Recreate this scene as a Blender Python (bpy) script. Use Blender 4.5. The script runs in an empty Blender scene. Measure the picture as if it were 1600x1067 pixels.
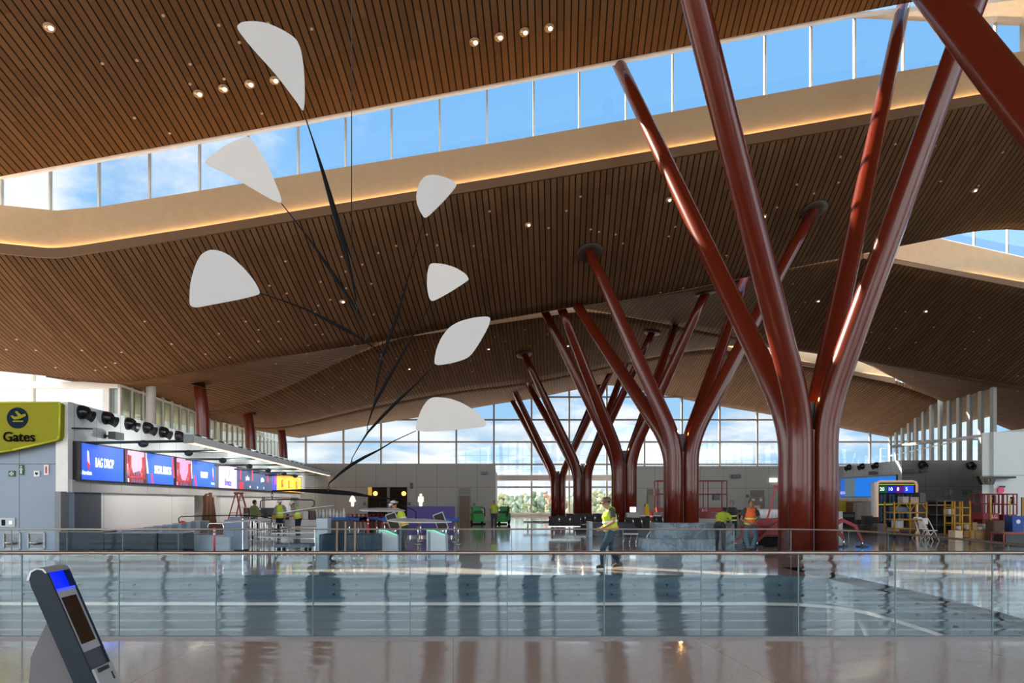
import bpy, bmesh, math, random
from mathutils import Vector, Matrix, Quaternion
from mathutils.bvhtree import BVHTree
random.seed(7)
S = bpy.context.scene
COL = S.collection
F = 1150.0; CX = 800.0; HY = 784.0; EYE = 1.69

# ---------------------------------------------------------------- camera
cam = bpy.data.cameras.new('camera'); camo = bpy.data.objects.new('camera', cam); COL.objects.link(camo)
camo.location = (0, 0, EYE); camo.rotation_euler = (math.radians(90), 0, 0)
cam.sensor_width = 36; cam.lens = 36 * F / 1600; cam.shift_y = (HY - 533.5) / 1600
cam.clip_end = 2000; cam.clip_start = 0.05
S.camera = camo
S.view_settings.view_transform = 'Standard'; S.view_settings.look = 'None'
S.view_settings.exposure = 0.14; S.view_settings.gamma = 1; S.view_settings.use_curve_mapping = False
try:
    S.cycles.use_denoising = True
    S.cycles.max_bounces = 10; S.cycles.transparent_max_bounces = 24; S.cycles.diffuse_bounces = 5
    S.cycles.glossy_bounces = 5; S.cycles.sample_clamp_indirect = 6; S.cycles.caustics_reflective = False
except Exception: pass

# ---------------------------------------------------------------- sky
REAR_SKY_BOOST = 4.6
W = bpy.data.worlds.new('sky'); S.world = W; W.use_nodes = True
def sky():
    nt = W.node_tree; n = nt.nodes; L = nt.links; n.clear()
    out = n.new('ShaderNodeOutputWorld'); bg = n.new('ShaderNodeBackground'); L.new(bg.outputs[0], out.inputs[0])
    tc = n.new('ShaderNodeTexCoord'); sp = n.new('ShaderNodeSeparateXYZ'); L.new(tc.outputs['Generated'], sp.inputs[0])
    def mth(op, a, b=None, clamp=False):
        m = n.new('ShaderNodeMath'); m.operation = op; m.use_clamp = clamp
        for i, v in enumerate((a, b)):
            if v is None: continue
            if isinstance(v, (int, float)): m.inputs[i].default_value = v
            else: L.new(v, m.inputs[i])
        return m.outputs[0]
    # blue by elevation
    cr = n.new('ShaderNodeValToRGB'); L.new(sp.outputs[2], cr.inputs[0])
    e = cr.color_ramp.elements
    e[0].position = 0.0; e[0].color = (.42, .66, .88, 1); e[1].position = .5; e[1].color = (.20, .50, .92, 1)
    m = e.new(.16); m.color = (.32, .60, .92, 1)
    # clouds : noise on the cloud-layer plane
    zz = mth('ADD', sp.outputs[2], .22)
    ux = mth('DIVIDE', sp.outputs[0], zz); uy = mth('DIVIDE', sp.outputs[1], zz)
    cb = n.new('ShaderNodeCombineXYZ'); L.new(ux, cb.inputs[0]); L.new(uy, cb.inputs[1]); cb.inputs[2].default_value = 3.3
    no = n.new('ShaderNodeTexNoise'); no.inputs['Scale'].default_value = 2.0; no.inputs['Detail'].default_value = 9
    no.inputs['Roughness'].default_value = .58; L.new(cb.outputs[0], no.inputs['Vector'])
    # more cloud towards the horizon, and one bank high on the left
    low = mth('MULTIPLY', mth('SUBTRACT', .27, sp.outputs[2], True), 1.3)
    left = mth('MULTIPLY', mth('SUBTRACT', mth('MULTIPLY', sp.outputs[0], -1), .30, True), 1.3)
    hi = mth('MULTIPLY', mth('SUBTRACT', mth('ADD', sp.outputs[0], .22), 0, True), -.25)
    cov = mth('ADD', no.outputs[0], mth('ADD', mth('ADD', low, left), hi))
    mr = n.new('ShaderNodeMapRange'); mr.inputs[1].default_value = .535; mr.inputs[2].default_value = .72
    mr.interpolation_type = 'SMOOTHSTEP'; L.new(cov, mr.inputs[0])
    n2 = n.new('ShaderNodeTexNoise'); n2.inputs['Scale'].default_value = 2.6; n2.inputs['Detail'].default_value = 6
    L.new(cb.outputs[0], n2.inputs['Vector'])
    c2 = n.new('ShaderNodeValToRGB'); L.new(n2.outputs[0], c2.inputs[0])
    c2.color_ramp.elements[0].position = .36; c2.color_ramp.elements[0].color = (.56, .70, .82, 1)
    c2.color_ramp.elements[1].position = .56; c2.color_ramp.elements[1].color = (.93, .97, 1.0, 1)
    mx = n.new('ShaderNodeMix'); mx.data_type = 'RGBA'; L.new(mr.outputs[0], mx.inputs[0])
    L.new(cr.outputs[0], mx.inputs[6]); L.new(c2.outputs[0], mx.inputs[7])
    rear_tint = n.new('ShaderNodeMix'); rear_tint.data_type = 'RGBA'; L.new(mx.outputs[2], rear_tint.inputs[6]); rear_tint.inputs[7].default_value = (.98, .97, .96, 1)
    L.new(rear_tint.outputs[2], bg.inputs[0])
    # sky behind the viewer raised far brighter, added to light the interior
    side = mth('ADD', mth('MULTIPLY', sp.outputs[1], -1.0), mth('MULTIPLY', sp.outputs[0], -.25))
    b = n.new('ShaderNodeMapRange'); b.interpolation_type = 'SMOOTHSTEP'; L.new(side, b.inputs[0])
    b.inputs[1].default_value = -.25; b.inputs[2].default_value = .25; b.inputs[3].default_value = 1.0; b.inputs[4].default_value = REAR_SKY_BOOST
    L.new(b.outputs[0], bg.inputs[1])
    t = mth('DIVIDE', mth('SUBTRACT', b.outputs[0], 1), REAR_SKY_BOOST, True); L.new(t, rear_tint.inputs[0])
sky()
su = bpy.data.lights.new('sun', 'SUN'); su.energy = 24; su.angle = math.radians(.6); su.color = (1, .86, .68)
suo = bpy.data.objects.new('sun', su); COL.objects.link(suo)
suo.rotation_euler = Vector((-.62, .42, .44)).to_track_quat('Z', 'Y').to_euler()

# ---------------------------------------------------------------- helpers
def P(px, py, d):
    """world point seen at pixel (px,py) standing d metres in front of the camera"""
    return Vector(((px - CX) / F * d, d, EYE + (HY - py) / F * d))
MATS = {}
def mat(name, col, rough=.6, metal=0, coat=0, emit=None, es=1, alpha=None, spec=.5, bump=None, var=None):
    if name in MATS: return MATS[name]
    m = bpy.data.materials.new(name); m.use_nodes = True; nt = m.node_tree
    b = nt.nodes['Principled BSDF']; L = nt.links
    b.inputs['Base Color'].default_value = (*col, 1); b.inputs['Roughness'].default_value = rough
    b.inputs['Metallic'].default_value = metal; b.inputs['Coat Weight'].default_value = coat
    b.inputs['Specular IOR Level'].default_value = spec
    if emit: b.inputs['Emission Color'].default_value = (*emit, 1); b.inputs['Emission Strength'].default_value = es
    if alpha is not None: b.inputs['Alpha'].default_value = alpha
    tc = nt.nodes.new('ShaderNodeTexCoord')
    sc, amt = var or (3, .10)
    no = nt.nodes.new('ShaderNodeTexNoise'); no.inputs['Scale'].default_value = sc; no.inputs['Detail'].default_value = 4
    L.new(tc.outputs['Object'], no.inputs['Vector'])
    hs = nt.nodes.new('ShaderNodeHueSaturation'); hs.inputs['Color'].default_value = (*col, 1)
    mr = nt.nodes.new('ShaderNodeMapRange'); mr.inputs[3].default_value = 1 - amt; mr.inputs[4].default_value = 1 + amt
    L.new(no.outputs[0], mr.inputs[0]); L.new(mr.outputs[0], hs.inputs['Value']); L.new(hs.outputs[0], b.inputs['Base Color'])
    if bump:
        bp = nt.nodes.new('ShaderNodeBump'); bp.inputs['Strength'].default_value = bump[1]; bp.inputs['Distance'].default_value = .02
        n2 = nt.nodes.new('ShaderNodeTexNoise'); n2.inputs['Scale'].default_value = bump[0]; L.new(tc.outputs['Object'], n2.inputs['Vector'])
        L.new(n2.outputs[0], bp.inputs['Height']); L.new(bp.outputs[0], b.inputs['Normal'])
    MATS[name] = m; return m
def glass(name, tint=(1, 1, 1), refl=.09, rough=0, wave=0):
    if name in MATS: return MATS[name]
    m = bpy.data.materials.new(name); m.use_nodes = True; nt = m.node_tree; n = nt.nodes; L = nt.links; n.clear()
    out = n.new('ShaderNodeOutputMaterial'); tr = n.new('ShaderNodeBsdfTransparent'); tr.inputs[0].default_value = (*tint, 1)
    gl = n.new('ShaderNodeBsdfGlossy'); gl.inputs[0].default_value = (.82, .94, 1, 1); gl.inputs['Roughness'].default_value = rough
    mx = n.new('ShaderNodeMixShader'); fr = n.new('ShaderNodeFresnel'); fr.inputs[0].default_value = 1.5
    mu = n.new('ShaderNodeMath'); mu.operation = 'MULTIPLY'; mu.inputs[1].default_value = refl / .04; mu.use_clamp = True
    geo = n.new('ShaderNodeNewGeometry')
    L.new(fr.outputs[0], mu.inputs[0]); L.new(mu.outputs[0], mx.inputs[0])
    L.new(tr.outputs[0], mx.inputs[1]); L.new(gl.outputs[0], mx.inputs[2]); L.new(mx.outputs[0], out.inputs[0])
    if wave:
        tc = n.new('ShaderNodeTexCoord'); mp = n.new('ShaderNodeMapping'); mp.inputs['Scale'].default_value = (.25, .25, 7)
        no = n.new('ShaderNodeTexNoise'); no.inputs['Scale'].default_value = 1.6; no.inputs['Detail'].default_value = 1
        bp = n.new('ShaderNodeBump'); bp.inputs['Strength'].default_value = wave; bp.inputs['Distance'].default_value = .008
        L.new(tc.outputs['Object'], mp.inputs[0]); L.new(mp.outputs[0], no.inputs['Vector']); L.new(no.outputs[0], bp.inputs['Height'])
        L.new(bp.outputs[0], gl.inputs['Normal'])
    MATS[name] = m; return m

class MB:
    """collects shapes that become one mesh object"""
    def __init__(s): s.v = []; s.f = []; s.sm = []
    def add(s, v, f, smooth=False):
        o = len(s.v); s.v += [Vector(x) for x in v]; s.f += [tuple(i + o for i in q) for q in f]; s.sm += [smooth] * len(f); return s
    def box(s, lo, hi, M=None):
        x0, y0, z0 = lo; x1, y1, z1 = hi
        v = [Vector(p) for p in ((x0,y0,z0),(x1,y0,z0),(x1,y1,z0),(x0,y1,z0),(x0,y0,z1),(x1,y0,z1),(x1,y1,z1),(x0,y1,z1))]
        if M: v = [M @ p for p in v]
        return s.add(v, [(0,3,2,1),(4,5,6,7),(0,1,5,4),(1,2,6,5),(2,3,7,6),(3,0,4,7)])
    def rbox(s, lo, hi, r=.02, M=None, seg=3):
        """box with rounded vertical edges and eased top"""
        x0, y0, z0 = lo; x1, y1, z1 = hi; r = min(r, (x1-x0)/2.01, (y1-y0)/2.01, (z1-z0)/2.01)
        def ring(rr, z, ins):
            pts = []
            for cx, cy, a0 in ((x1-r, y1-r, 0), (x0+r, y1-r, 90), (x0+r, y0+r, 180), (x1-r, y0+r, 270)):
                for k in range(seg+1):
                    a = math.radians(a0 + 90*k/seg); pts.append(Vector((cx + (r-ins)*math.cos(a), cy + (r-ins)*math.sin(a), z)))
            return pts
        rings = [ring(r, z0, r*.5), ring(r, z0+r*.5, 0), ring(r, z1-r*.5, 0), ring(r, z1, r*.5)]
        n = len(rings[0]); v = [p for q in rings for p in q]
        if M: v = [M @ p for p in v]
        f = [(k*n+i, k*n+(i+1) % n, (k+1)*n+(i+1) % n, (k+1)*n+i) for k in range(3) for i in range(n)]
        f += [tuple(range(n-1, -1, -1)), tuple(range(3*n, 4*n))]
        return s.add(v, f)
    def tube(s, pts, r, n=8, cap=True, up=None, smooth=True, sq=False):
        pts = [Vector(p) for p in pts]; rs = r if isinstance(r, (list, tuple)) else [r]*len(pts)
        if sq: n = 4; smooth = False
        v = []; prev = None
        for i, p in enumerate(pts):
            t = (pts[min(i+1, len(pts)-1)] - pts[max(i-1, 0)]).normalized()
            if prev is None:
                a = Vector((0, 0, 1)) if abs(t.z) < .9 else Vector((0, 1, 0))
                x = t.cross(a).normalized()
            else:
                x = (prev - t * prev.dot(t)).normalized()
            prev = x; y = t.cross(x)
            for k in range(n):
                a = 2*math.pi*(k + (.5 if sq else 0))/n
                v.append(p + (x*math.cos(a) + y*math.sin(a)) * rs[i])
        f = [(i*n+k, i*n+(k+1) % n, (i+1)*n+(k+1) % n, (i+1)*n+k) for i in range(len(pts)-1) for k in range(n)]
        o = len(v)
        if cap: f += [tuple(range(n-1, -1, -1)), tuple(range(o-n, o))]
        return s.add(v, f, smooth)
    def lathe(s, prof, M=None, n=20, smooth=True):
        """profile of (r,z) turned about z"""
        v = []
        for r, z in prof:
            for k in range(n):
                a = 2*math.pi*k/n; p = Vector((r*math.cos(a), r*math.sin(a), z)); v.append(M @ p if M else p)
        f = [(i*n+k, i*n+(k+1) % n, (i+1)*n+(k+1) % n, (i+1)*n+k) for i in range(len(prof)-1) for k in range(n)]
        f += [tuple(range(n-1, -1, -1)), tuple(range(len(v)-n, len(v)))]
        return s.add(v, f, smooth)
    def ell(s, c, r, n=12, m=8, M=None):
        v = []; c = Vector(c)
        for i in range(m+1):
            ph = math.pi*i/m
            for k in range(n):
                a = 2*math.pi*k/n; p = Vector((r[0]*math.sin(ph)*math.cos(a), r[1]*math.sin(ph)*math.sin(a), -r[2]*math.cos(ph)))
                v.append(c + (M @ p if M else p))
        f = [(i*n+k, i*n+(k+1) % n, (i+1)*n+(k+1) % n, (i+1)*n+k) for i in range(m) for k in range(n)]
        return s.add(v, f, True)
    def prism(s, pts, vec, smooth=False):
        """planar outline extruded by vec"""
        n = len(pts); vec = Vector(vec); a = [Vector(p) for p in pts]
        v = a + [p + vec for p in a]
        return s.add(v, [tuple(range(n-1, -1, -1)), tuple(range(n, 2*n))] + [(i, (i+1) % n, (i+1) % n + n, i+n) for i in range(n)], smooth)
    def build(s, name, m, parent=None, loc=None, rz=0, origin=None):
        me = bpy.data.meshes.new(name); off = Vector(origin) if origin is not None else Vector((0, 0, 0))
        me.from_pydata([p - off for p in s.v], [], s.f); me.polygons.foreach_set('use_smooth', s.sm)
        bm = bmesh.new(); bm.from_mesh(me); bmesh.ops.recalc_face_normals(bm, faces=bm.faces); bm.to_mesh(me); bm.free()
        me.materials.append(m); o = bpy.data.objects.new(name, me); COL.objects.link(o)
        if parent: o.parent = parent
        if origin is not None: o.location = off
        if loc is not None: o.location = loc
        if rz: o.rotation_euler[2] = rz
        return o
def tag(o, label=None, cat=None, group=None, kind=None):
    if label: o['label'] = label
    if cat: o['category'] = cat
    if group: o['group'] = group
    if kind: o['kind'] = kind
    return o
def empty(name, loc=(0, 0, 0), rz=0, label=None, cat=None, group=None):
    o = bpy.data.objects.new(name, None); COL.objects.link(o); o.location = loc; o.rotation_euler = (0, 0, rz)
    o.empty_display_size = .2
    return tag(o, label, cat, group)
def kids(o): return [c for c in bpy.data.objects if c.parent == o]
def dup(o, loc=None, rz=None, label=None, parent=None, scale=None):
    c = o.copy(); COL.objects.link(c)
    if parent: c.parent = parent
    if loc is not None: c.location = loc
    if rz is not None: c.rotation_euler[2] = rz
    if scale is not None: c.scale = scale
    if label: c['label'] = label
    for ch in kids(o): dup(ch, parent=c)
    return c
def struct(name, mb, m, **k): return tag(mb.build(name, m, **k), kind='structure')
def rotz(a, loc=(0, 0, 0)): return Matrix.Translation(loc) @ Matrix.Rotation(a, 4, 'Z')
def text(name, s, m, parent, loc, h, right, up=Vector((0, 0, 1)), ext=.004, align='CENTER', sx=1.0, bold=0):
    """lettering as a mesh lying in the plane right/up"""
    cu = bpy.data.curves.new(name, 'FONT'); cu.body = s; cu.size = h; cu.align_x = align; cu.align_y = 'CENTER'; cu.extrude = ext; cu.offset = bold
    cu.resolution_u = 3
    t = bpy.data.objects.new('t', cu); COL.objects.link(t); bpy.context.view_layer.update()
    dg = bpy.context.evaluated_depsgraph_get(); me = bpy.data.meshes.new_from_object(t.evaluated_get(dg))
    bpy.data.objects.remove(t); bpy.data.curves.remove(cu)
    r = Vector(right).normalized(); u = Vector(up).normalized(); nn = r.cross(u)
    M = Matrix((r*sx, u, nn)).transposed()
    for v in me.vertices: v.co = M @ v.co
    me.materials.clear(); me.materials.append(m); o = bpy.data.objects.new(name, me); COL.objects.link(o)
    o.location = loc
    if parent: o.parent = parent
    return o
AX = Vector((-.08, 1, 0)).normalized()      # long axis of the hall
AZ = math.atan2(.08, 1)                      # and its turn about z
# ---------------------------------------------------------------- materials of the setting
def wood_ceiling(name, c1, c2, s=.061, sp=.29):
    m = bpy.data.materials.new(name); m.use_nodes = True; nt = m.node_tree; n = nt.nodes; L = nt.links
    b = n['Principled BSDF']; b.inputs['Roughness'].default_value = .75; b.inputs['Specular IOR Level'].default_value = .06
    tc = n.new('ShaderNodeTexCoord'); se = n.new('ShaderNodeSeparateXYZ'); L.new(tc.outputs['Object'], se.inputs[0])
    def mth(op, a, c=None):
        q = n.new('ShaderNodeMath'); q.operation = op
        for i, v in enumerate((a, c)):
            if v is None: continue
            if isinstance(v, (int, float)): q.inputs[i].default_value = v
            else: L.new(v, q.inputs[i])
        return q.outputs[0]
    u = mth('DIVIDE', mth('SUBTRACT', se.outputs[0], mth('MULTIPLY', se.outputs[1], s)), sp)
    fr = mth('FRACT', u); fl = mth('FLOOR', u)
    groove = mth('GREATER_THAN', mth('ABSOLUTE', mth('SUBTRACT', fr, .5)), .40)
    w1 = n.new('ShaderNodeTexWhiteNoise'); w1.noise_dimensions = '1D'; L.new(fl, w1.inputs['W'])
    seg = mth('FLOOR', mth('ADD', mth('DIVIDE', se.outputs[1], 3.0), mth('MULTIPLY', w1.outputs[0], 5)))
    cb = n.new('ShaderNodeCombineXYZ'); L.new(fl, cb.inputs[0]); L.new(seg, cb.inputs[1])
    w2 = n.new('ShaderNodeTexWhiteNoise'); w2.noise_dimensions = '2D'; L.new(cb.outputs[0], w2.inputs['Vector'])
    no = n.new('ShaderNodeTexNoise'); no.inputs['Scale'].default_value = 1; no.inputs['Detail'].default_value = 5
    mp = n.new('ShaderNodeMapping'); mp.inputs['Scale'].default_value = (14, .8, 14); L.new(tc.outputs['Object'], mp.inputs[0]); L.new(mp.outputs[0], no.inputs['Vector'])
    mixf = mth('ADD', mth('MULTIPLY', w2.outputs[0], .6), mth('MULTIPLY', no.outputs[0], .4))
    mx = n.new('ShaderNodeMix'); mx.data_type = 'RGBA'; L.new(mixf, mx.inputs[0]); mx.inputs[6].default_value = (*c1, 1); mx.inputs[7].default_value = (*c2, 1)
    m2 = n.new('ShaderNodeMix'); m2.data_type = 'RGBA'; L.new(groove, m2.inputs[0]); L.new(mx.outputs[2], m2.inputs[6]); m2.inputs[7].default_value = (.008, .006, .005, 1)
    L.new(m2.outputs[2], b.inputs['Base Color'])
    return m
WOOD = wood_ceiling('walnut_slats', (.082, .044, .021), (.138, .078, .037))
WOODL = WOOD
RIM = mat('walnut_rim', (.12, .062, .024), .5)
CREAM = mat('cream_plaster', (.38, .28, .17), .7)
RED = mat('russet_paint', (.105, .013, .005), .26, coat=.25, spec=.35, var=(1.5, .12))
GREYP = mat('grey_panel', (.36, .36, .35), .5)
GREYB = mat('blue_grey_panel', (.24, .31, .40), .45)
PALE = mat('pale_panel', (.62, .68, .70), .4)
WHITE = mat('white_paint', (.80, .80, .78), .45)
BLACK = mat('black_steel', (.012, .012, .013), .4)
STEEL = mat('brushed_steel', (.55, .54, .52), .25, metal=1)
MULL = mat('grey_mullion', (.30, .32, .33), .4)
MULLW = mat('pale_mullion', (.62, .64, .62), .4)
SKYG = glass('window_glass', (.97, .99, 1), .05)
RAILG = glass('rail_glass', (.82, .91, .94), .075, wave=.7)
RAILF = glass('far_rail_glass', (.86, .93, .96), .012, wave=.4)

# ---------------------------------------------------------------- ceiling shells
SLAT = .061
def poly3(pts, d=None):
    out = []
    for p in pts:
        dd = p[2] if len(p) > 2 else d
        out.append(P(p[0], p[1], dd))
    return out
def at_c(poly, c):
    q = [(v.x - SLAT*v.y) for v in poly]
    if c <= q[0]: i = 0
    elif c >= q[-1]: i = len(poly)-2
    else:
        i = max(k for k in range(len(poly)-1) if q[k] <= c)
    a, b = poly[i], poly[i+1]; t = (c - q[i]) / ((q[i+1]-q[i]) or 1e-6)
    return a.lerp(b, t)
def smooth_poly(poly, it=2):
    for _ in range(it):
        out = [poly[0]]
        for a, b in zip(poly, poly[1:]): out += [a.lerp(b, .25), a.lerp(b, .75)]
        out.append(poly[-1]); poly = out
    return poly
SHELLS = []
def shell(near, far, c0, c1, sag=.0, nu=90, nv=10, sm=True, thick=.35, name='ceiling', cut=None):
    if sm: near = smooth_poly(near); far = smooth_poly(far)
    cs = [c0 + (c1-c0)*i/nu for i in range(nu+1)]
    v = []; 
    for c in cs:
        a = at_c(near, c); b = at_c(far, c)
        for j in range(nv+1):
            t = j/nv; p = a.lerp(b, t); p = p + Vector((0, 0, -sag*4*t*(1-t))); v.append(p)
    m = nv+1
    f = [(i*m+j, (i+1)*m+j, (i+1)*m+j+1, i*m+j+1) for i in range(nu) for j in range(nv)]
    o = len(v); top = [p + Vector((0, 0, thick)) for p in v]; f2 = [tuple(reversed([k+o for k in q])) for q in f]
    side = []
    for j in range(nv): side += [(j, j+1, j+1+o, j+o), (nu*m+j, nu*m+j+o, nu*m+j+1+o, nu*m+j+1)]
    for i in range(nu): side += [(i*m, i*m+o, (i+1)*m+o, (i+1)*m), (i*m+nv, (i+1)*m+nv, (i+1)*m+nv+o, i*m+nv+o)]
    mb = MB(); mb.add(v + top, f + f2 + side, False)
    for k in range(2*len(f)): mb.sm[k] = True
    ob = struct(name, mb, WOOD)
    SHELLS.append(BVHTree.FromPolygons([tuple(p) for p in v], f))
    return ob

A_far = [(-900,455),(-300,335),(0,275),(465,190),(1060,75),(1420,3),(1530,-14),(1640,-6),(1800,30),(2200,120),(2900,280)]
A_farW = poly3(A_far, 32)
# the nearest shell runs from behind the viewer to the first skylight
def lift(poly, d2, rise):   # same line shifted along the slats and raised
    out = []
    for v in poly:
        dy = d2 - v.y; out.append(Vector((v.x + SLAT*dy, d2, v.z + rise*(v.y-d2))))
    return out
A_near = lift(A_farW, 8, .30)
shell(A_near, A_farW, -46, 44, sag=-.3, nv=8)
A0 = lift(A_near, -40, .02)
shell(A0, A_near, -46, 44, sag=0, nv=4)

B_near = poly3([(-900,300,33),(-400,345,33),(-100,388,33.3),(0,397,33.6),(60,403,33.9),(90,404,34),(115,401,34),(270,377,34),(800,290,34),(1150,231,34),(1390,190,34),(1540,164,34),(1620,150,34),(1750,150,34),(2400,255,34),(3000,380,34)])
B_far = poly3([(-900,470),(-300,548),(0,580),(100,590),(185,599),(244,590),(326,576),(397,562),(450,555),(525,544),(600,533),(690,514),(760,502),(850,487),(900,478),(1000,466),(1105,446),(1230,420),(1340,398),(1400,386),(1460,374),(1510,363),(1560,358),(1610,360),(1750,378),(2200,450),(2800,560)], 43)
shell(B_near, B_far, -40, 46, sag=.35, nu=110)

W_near = poly3([(-300,550,43.2),(0,582,43.2),(185,600,43.2),(244,591,43.2),(326,577,43.2),(397,563,43.2),(450,556,43.2),(525,545,43.2),(600,534,43.2),(690,515,43.2),(760,503,43.2),(850,488,43.2),(900,479,43.2),(1000,467,43.3),(1105,447,43.6),(1230,421,44.4),(1320,405,45.8),(1350,404,46),(1400,413,46),(1600,452,46),(2000,532,46),(2500,640,46)])
W_far = poly3([(150,610),(240,632),(290,640),(337,643),(360,640),(397,626),(450,604),(525,566),(600,532),(650,512),(760,492),(850,480),(905,480),(960,490),(1050,507),(1105,519),(1190,533),(1345,562),(1600,605),(1800,640),(2100,695)], 57)
shell(W_near, W_far, -30, 60, sag=-.2, nu=120)

C_near = poly3([(240,633,57.2),(290,641,57.2),(337,644,57.2),(360,641,57.2),(397,627,57.2),(450,605,57.2),(525,567,57.2),(600,536,57.4),(640,524.5,58),(700,516,58),(760,508,58),(850,493,58),(905,486,58),(960,491,57.6),(1050,508,57.3),(1105,520,57.2),(1190,534,57.2),(1345,563,57.2),(1600,606,57.2),(1800,641,57.2),(2100,696,57.2)])
C_far = poly3([(330,655),(380,666),(415,669),(440,667),(480,660),(560,640),(700,612),(830,598),(950,572),(1040,554),(1105,543),(1150,534),(1250,541),(1342,562),(1392,588),(1480,632),(1540,656),(1590,677),(1640,684),(1760,700)], 70)
shell(C_near, C_far, -30, 58, sag=.2, nu=110)

D_near = poly3([(330,656,70.2),(380,667,70.2),(415,670,70.2),(440,668,70.2),(480,661,70.2),(560,641,70.2),(700,613,70.2),(830,599,70.2),(950,573,70.2),(1040,555,70.3),(1105,545,71),(1137,547,71.5),(1201,561,71.5),(1269,573,71.5),(1339,586,71.5),(1400,599,71.5),(1485,631,71.5),(1600,662,71.5)])
D_far = poly3([(380,690),(440,690),(560,668),(620,657),(700,645),(770,632),(830,624),(888,611),(938,602),(962,602),(1038,618),(1124,635),(1200,647),(1307,668),(1389,683),(1435,692),(1480,690)], 88.6)
shell(D_near, D_far, -31, 43, sag=.1, nu=110)

# roof strips closing the gaps the clerestories leave
def strip(name, a, b, m, th=.25, kind='structure'):
    mb = MB()
    for p0, p1, q0, q1 in zip(a, a[1:], b, b[1:]):
        n = (p1-p0).cross(q0-p0); n = n.normalized()*th if n.length > 0 else Vector((0, 0, th))
        mb.add([p0, p1, q1, q0, p0+n, p1+n, q1+n, q0+n], [(0,1,2,3),(7,6,5,4),(0,4,5,1),(1,5,6,2),(2,6,7,3),(3,7,4,0)])
    return tag(mb.build(name, m), kind=kind)
def resample(poly, cs): return [at_c(poly, c) for c in cs]

# ---------------------------------------------------------------- skylight slots: rim, lit cream wall, clerestory glass
def lay(pts, d): return poly3(pts, d)
def slot(n, rim_lo, wall_lo, wall_hi, glass_top, xs, coves=True, muls=None, gd=.0):
    """rim, wall, glass as bands between four matching polylines"""
    strip('trim_%d' % n, rim_lo, wall_lo, RIM, .12)
    lo2 = [p + Vector((0, .25, 0)) for p in wall_lo]
    strip('wall_skylight_1' if n == 1 else 'wall_skylight_%d' % n, lo2, wall_hi, CREAM, .12)
    led = mat('cove_led', (1, .8, .5), .5, emit=(1, .62, .28), es=110)
    mb = MB()
    for a, b in zip(wall_lo, wall_lo[1:]):
        o = Vector((0, .12, -.02)); mb.tube([a+o, b+o], .035, 4)
    tag(mb.build('cove_light_strip', led), 'warm strip light hidden behind the wooden rim of %s' % ('the long skylight' if n == 1 else 'the small skylight beside the rightmost pipes' if n == 2 else 'the far narrow skylight slot'), 'light')
def band(pts_lo, d): return [P(*p[:2], p[2] if len(p) > 2 else d) for p in pts_lo]

# slot 1
xs = [(-500, 0), (-100, 0)]
def ip(tab, x):
    for (x0, y0), (x1, y1) in zip(tab, tab[1:]):
        if x <= x1: return y0 + (y1-y0)*(x-x0)/(x1-x0)
    (x0, y0), (x1, y1) = tab[-2:]
    return y0 + (y1-y0)*(x-x0)/(x1-x0)
s1x = [-500,-200,0,30,60,75,90,110,155,300,465,800,1050,1330,1600,1900,2400,3000]
rimlo = [(-500,345),(0,397),(60,403),(90,404),(115,401),(270,377),(800,290),(1150,231),(1390,190),(1600,152),(1800,150),(3000,380)]
walllo = [(-500,330),(0,381),(60,387),(80,389),(110,387),(235,369),(800,275),(1270,194),(1600,137),(1800,132),(3000,360)]
wallhi = [(-500,270),(0,321),(60,327),(90,330),(160,324),(465,274),(800,220),(1050,176),(1330,125),(1600,81),(1800,75),(3000,300)]
def d1(x): return 34 if x >= 110 else 34 + (x-110)*.004
ss = lambda tab, dd=0: [P(x, ip(tab, x), d1(x)+dd) for x in s1x]
slot(1, ss(rimlo), ss(walllo), ss(wallhi), None, None)
def clerestory(n, base, h, muls, M=MULLW):
    g = MB(); top = [p + Vector((0, .0, h)) for p in base]
    for a, b, c, d in zip(base, base[1:], top[1:], top): g.add([a, b, c, d], [(0,1,2,3)])
    w = struct('window_%d' % n, g, SKYG)
    for p in muls:
        f = MB().box((-.04, -.09, 0), (.04, .09, h), rotz(0, p)); f.build('mullion', M, w)
    f = MB(); 
    for a, b in zip(base, base[1:]): f.tube([a+Vector((0,0,.05)), b+Vector((0,0,.05))], .06, sq=True)
    f.build('window_sill', M, w)
    return w
g1 = [p + Vector((0, .3, 0)) for p in ss(wallhi)]
mx = [-70,3,79,155,234,312,388,466,540,612,687,761,834,905,978,1051,1123,1195,1267,1335,1411,1482,1555,1625,1700]
clerestory(1, g1, 6.0, [P(x, ip(wallhi, x), d1(x)+.35) for x in mx])
# roof over slot 1: the nearer shell's roof sweeps on above the glass
cs = [-46+ i*90/60 for i in range(61)]
# slot 2 (right)
s2x = [1348,1370,1400,1460,1480,1540,1600,1700,1900,2300]
s2 = lambda tab, d: [P(x, ip(tab, x), d) for x in s2x]
r2 = [(1348,404.5),(1400,413),(1600,452),(2300,600)]; w2l = [(1348,397.5),(1400,407),(1600,442),(2300,575)]
w2h = [(1348,396),(1400,386),(1460,370),(1480,376),(1600,404),(2300,555)]
slot(2, s2(r2, 46), s2(w2l, 46), s2([(1348,382),(1400,371),(1440,365),(1480,377),(1600,404),(2300,555)], 46.2), None, None)
clerestory(2, [P(x, ip([(1430,365),(1480,377),(1600,404),(2300,555)], x), 46.4) for x in (1430,1480,1600,1900,2300)], 4.5, [P(x, ip([(1430,365),(1480,377),(1600,404),(2300,555)], x), 46.5) for x in (1470,1522,1574,1626,1680)])
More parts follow.
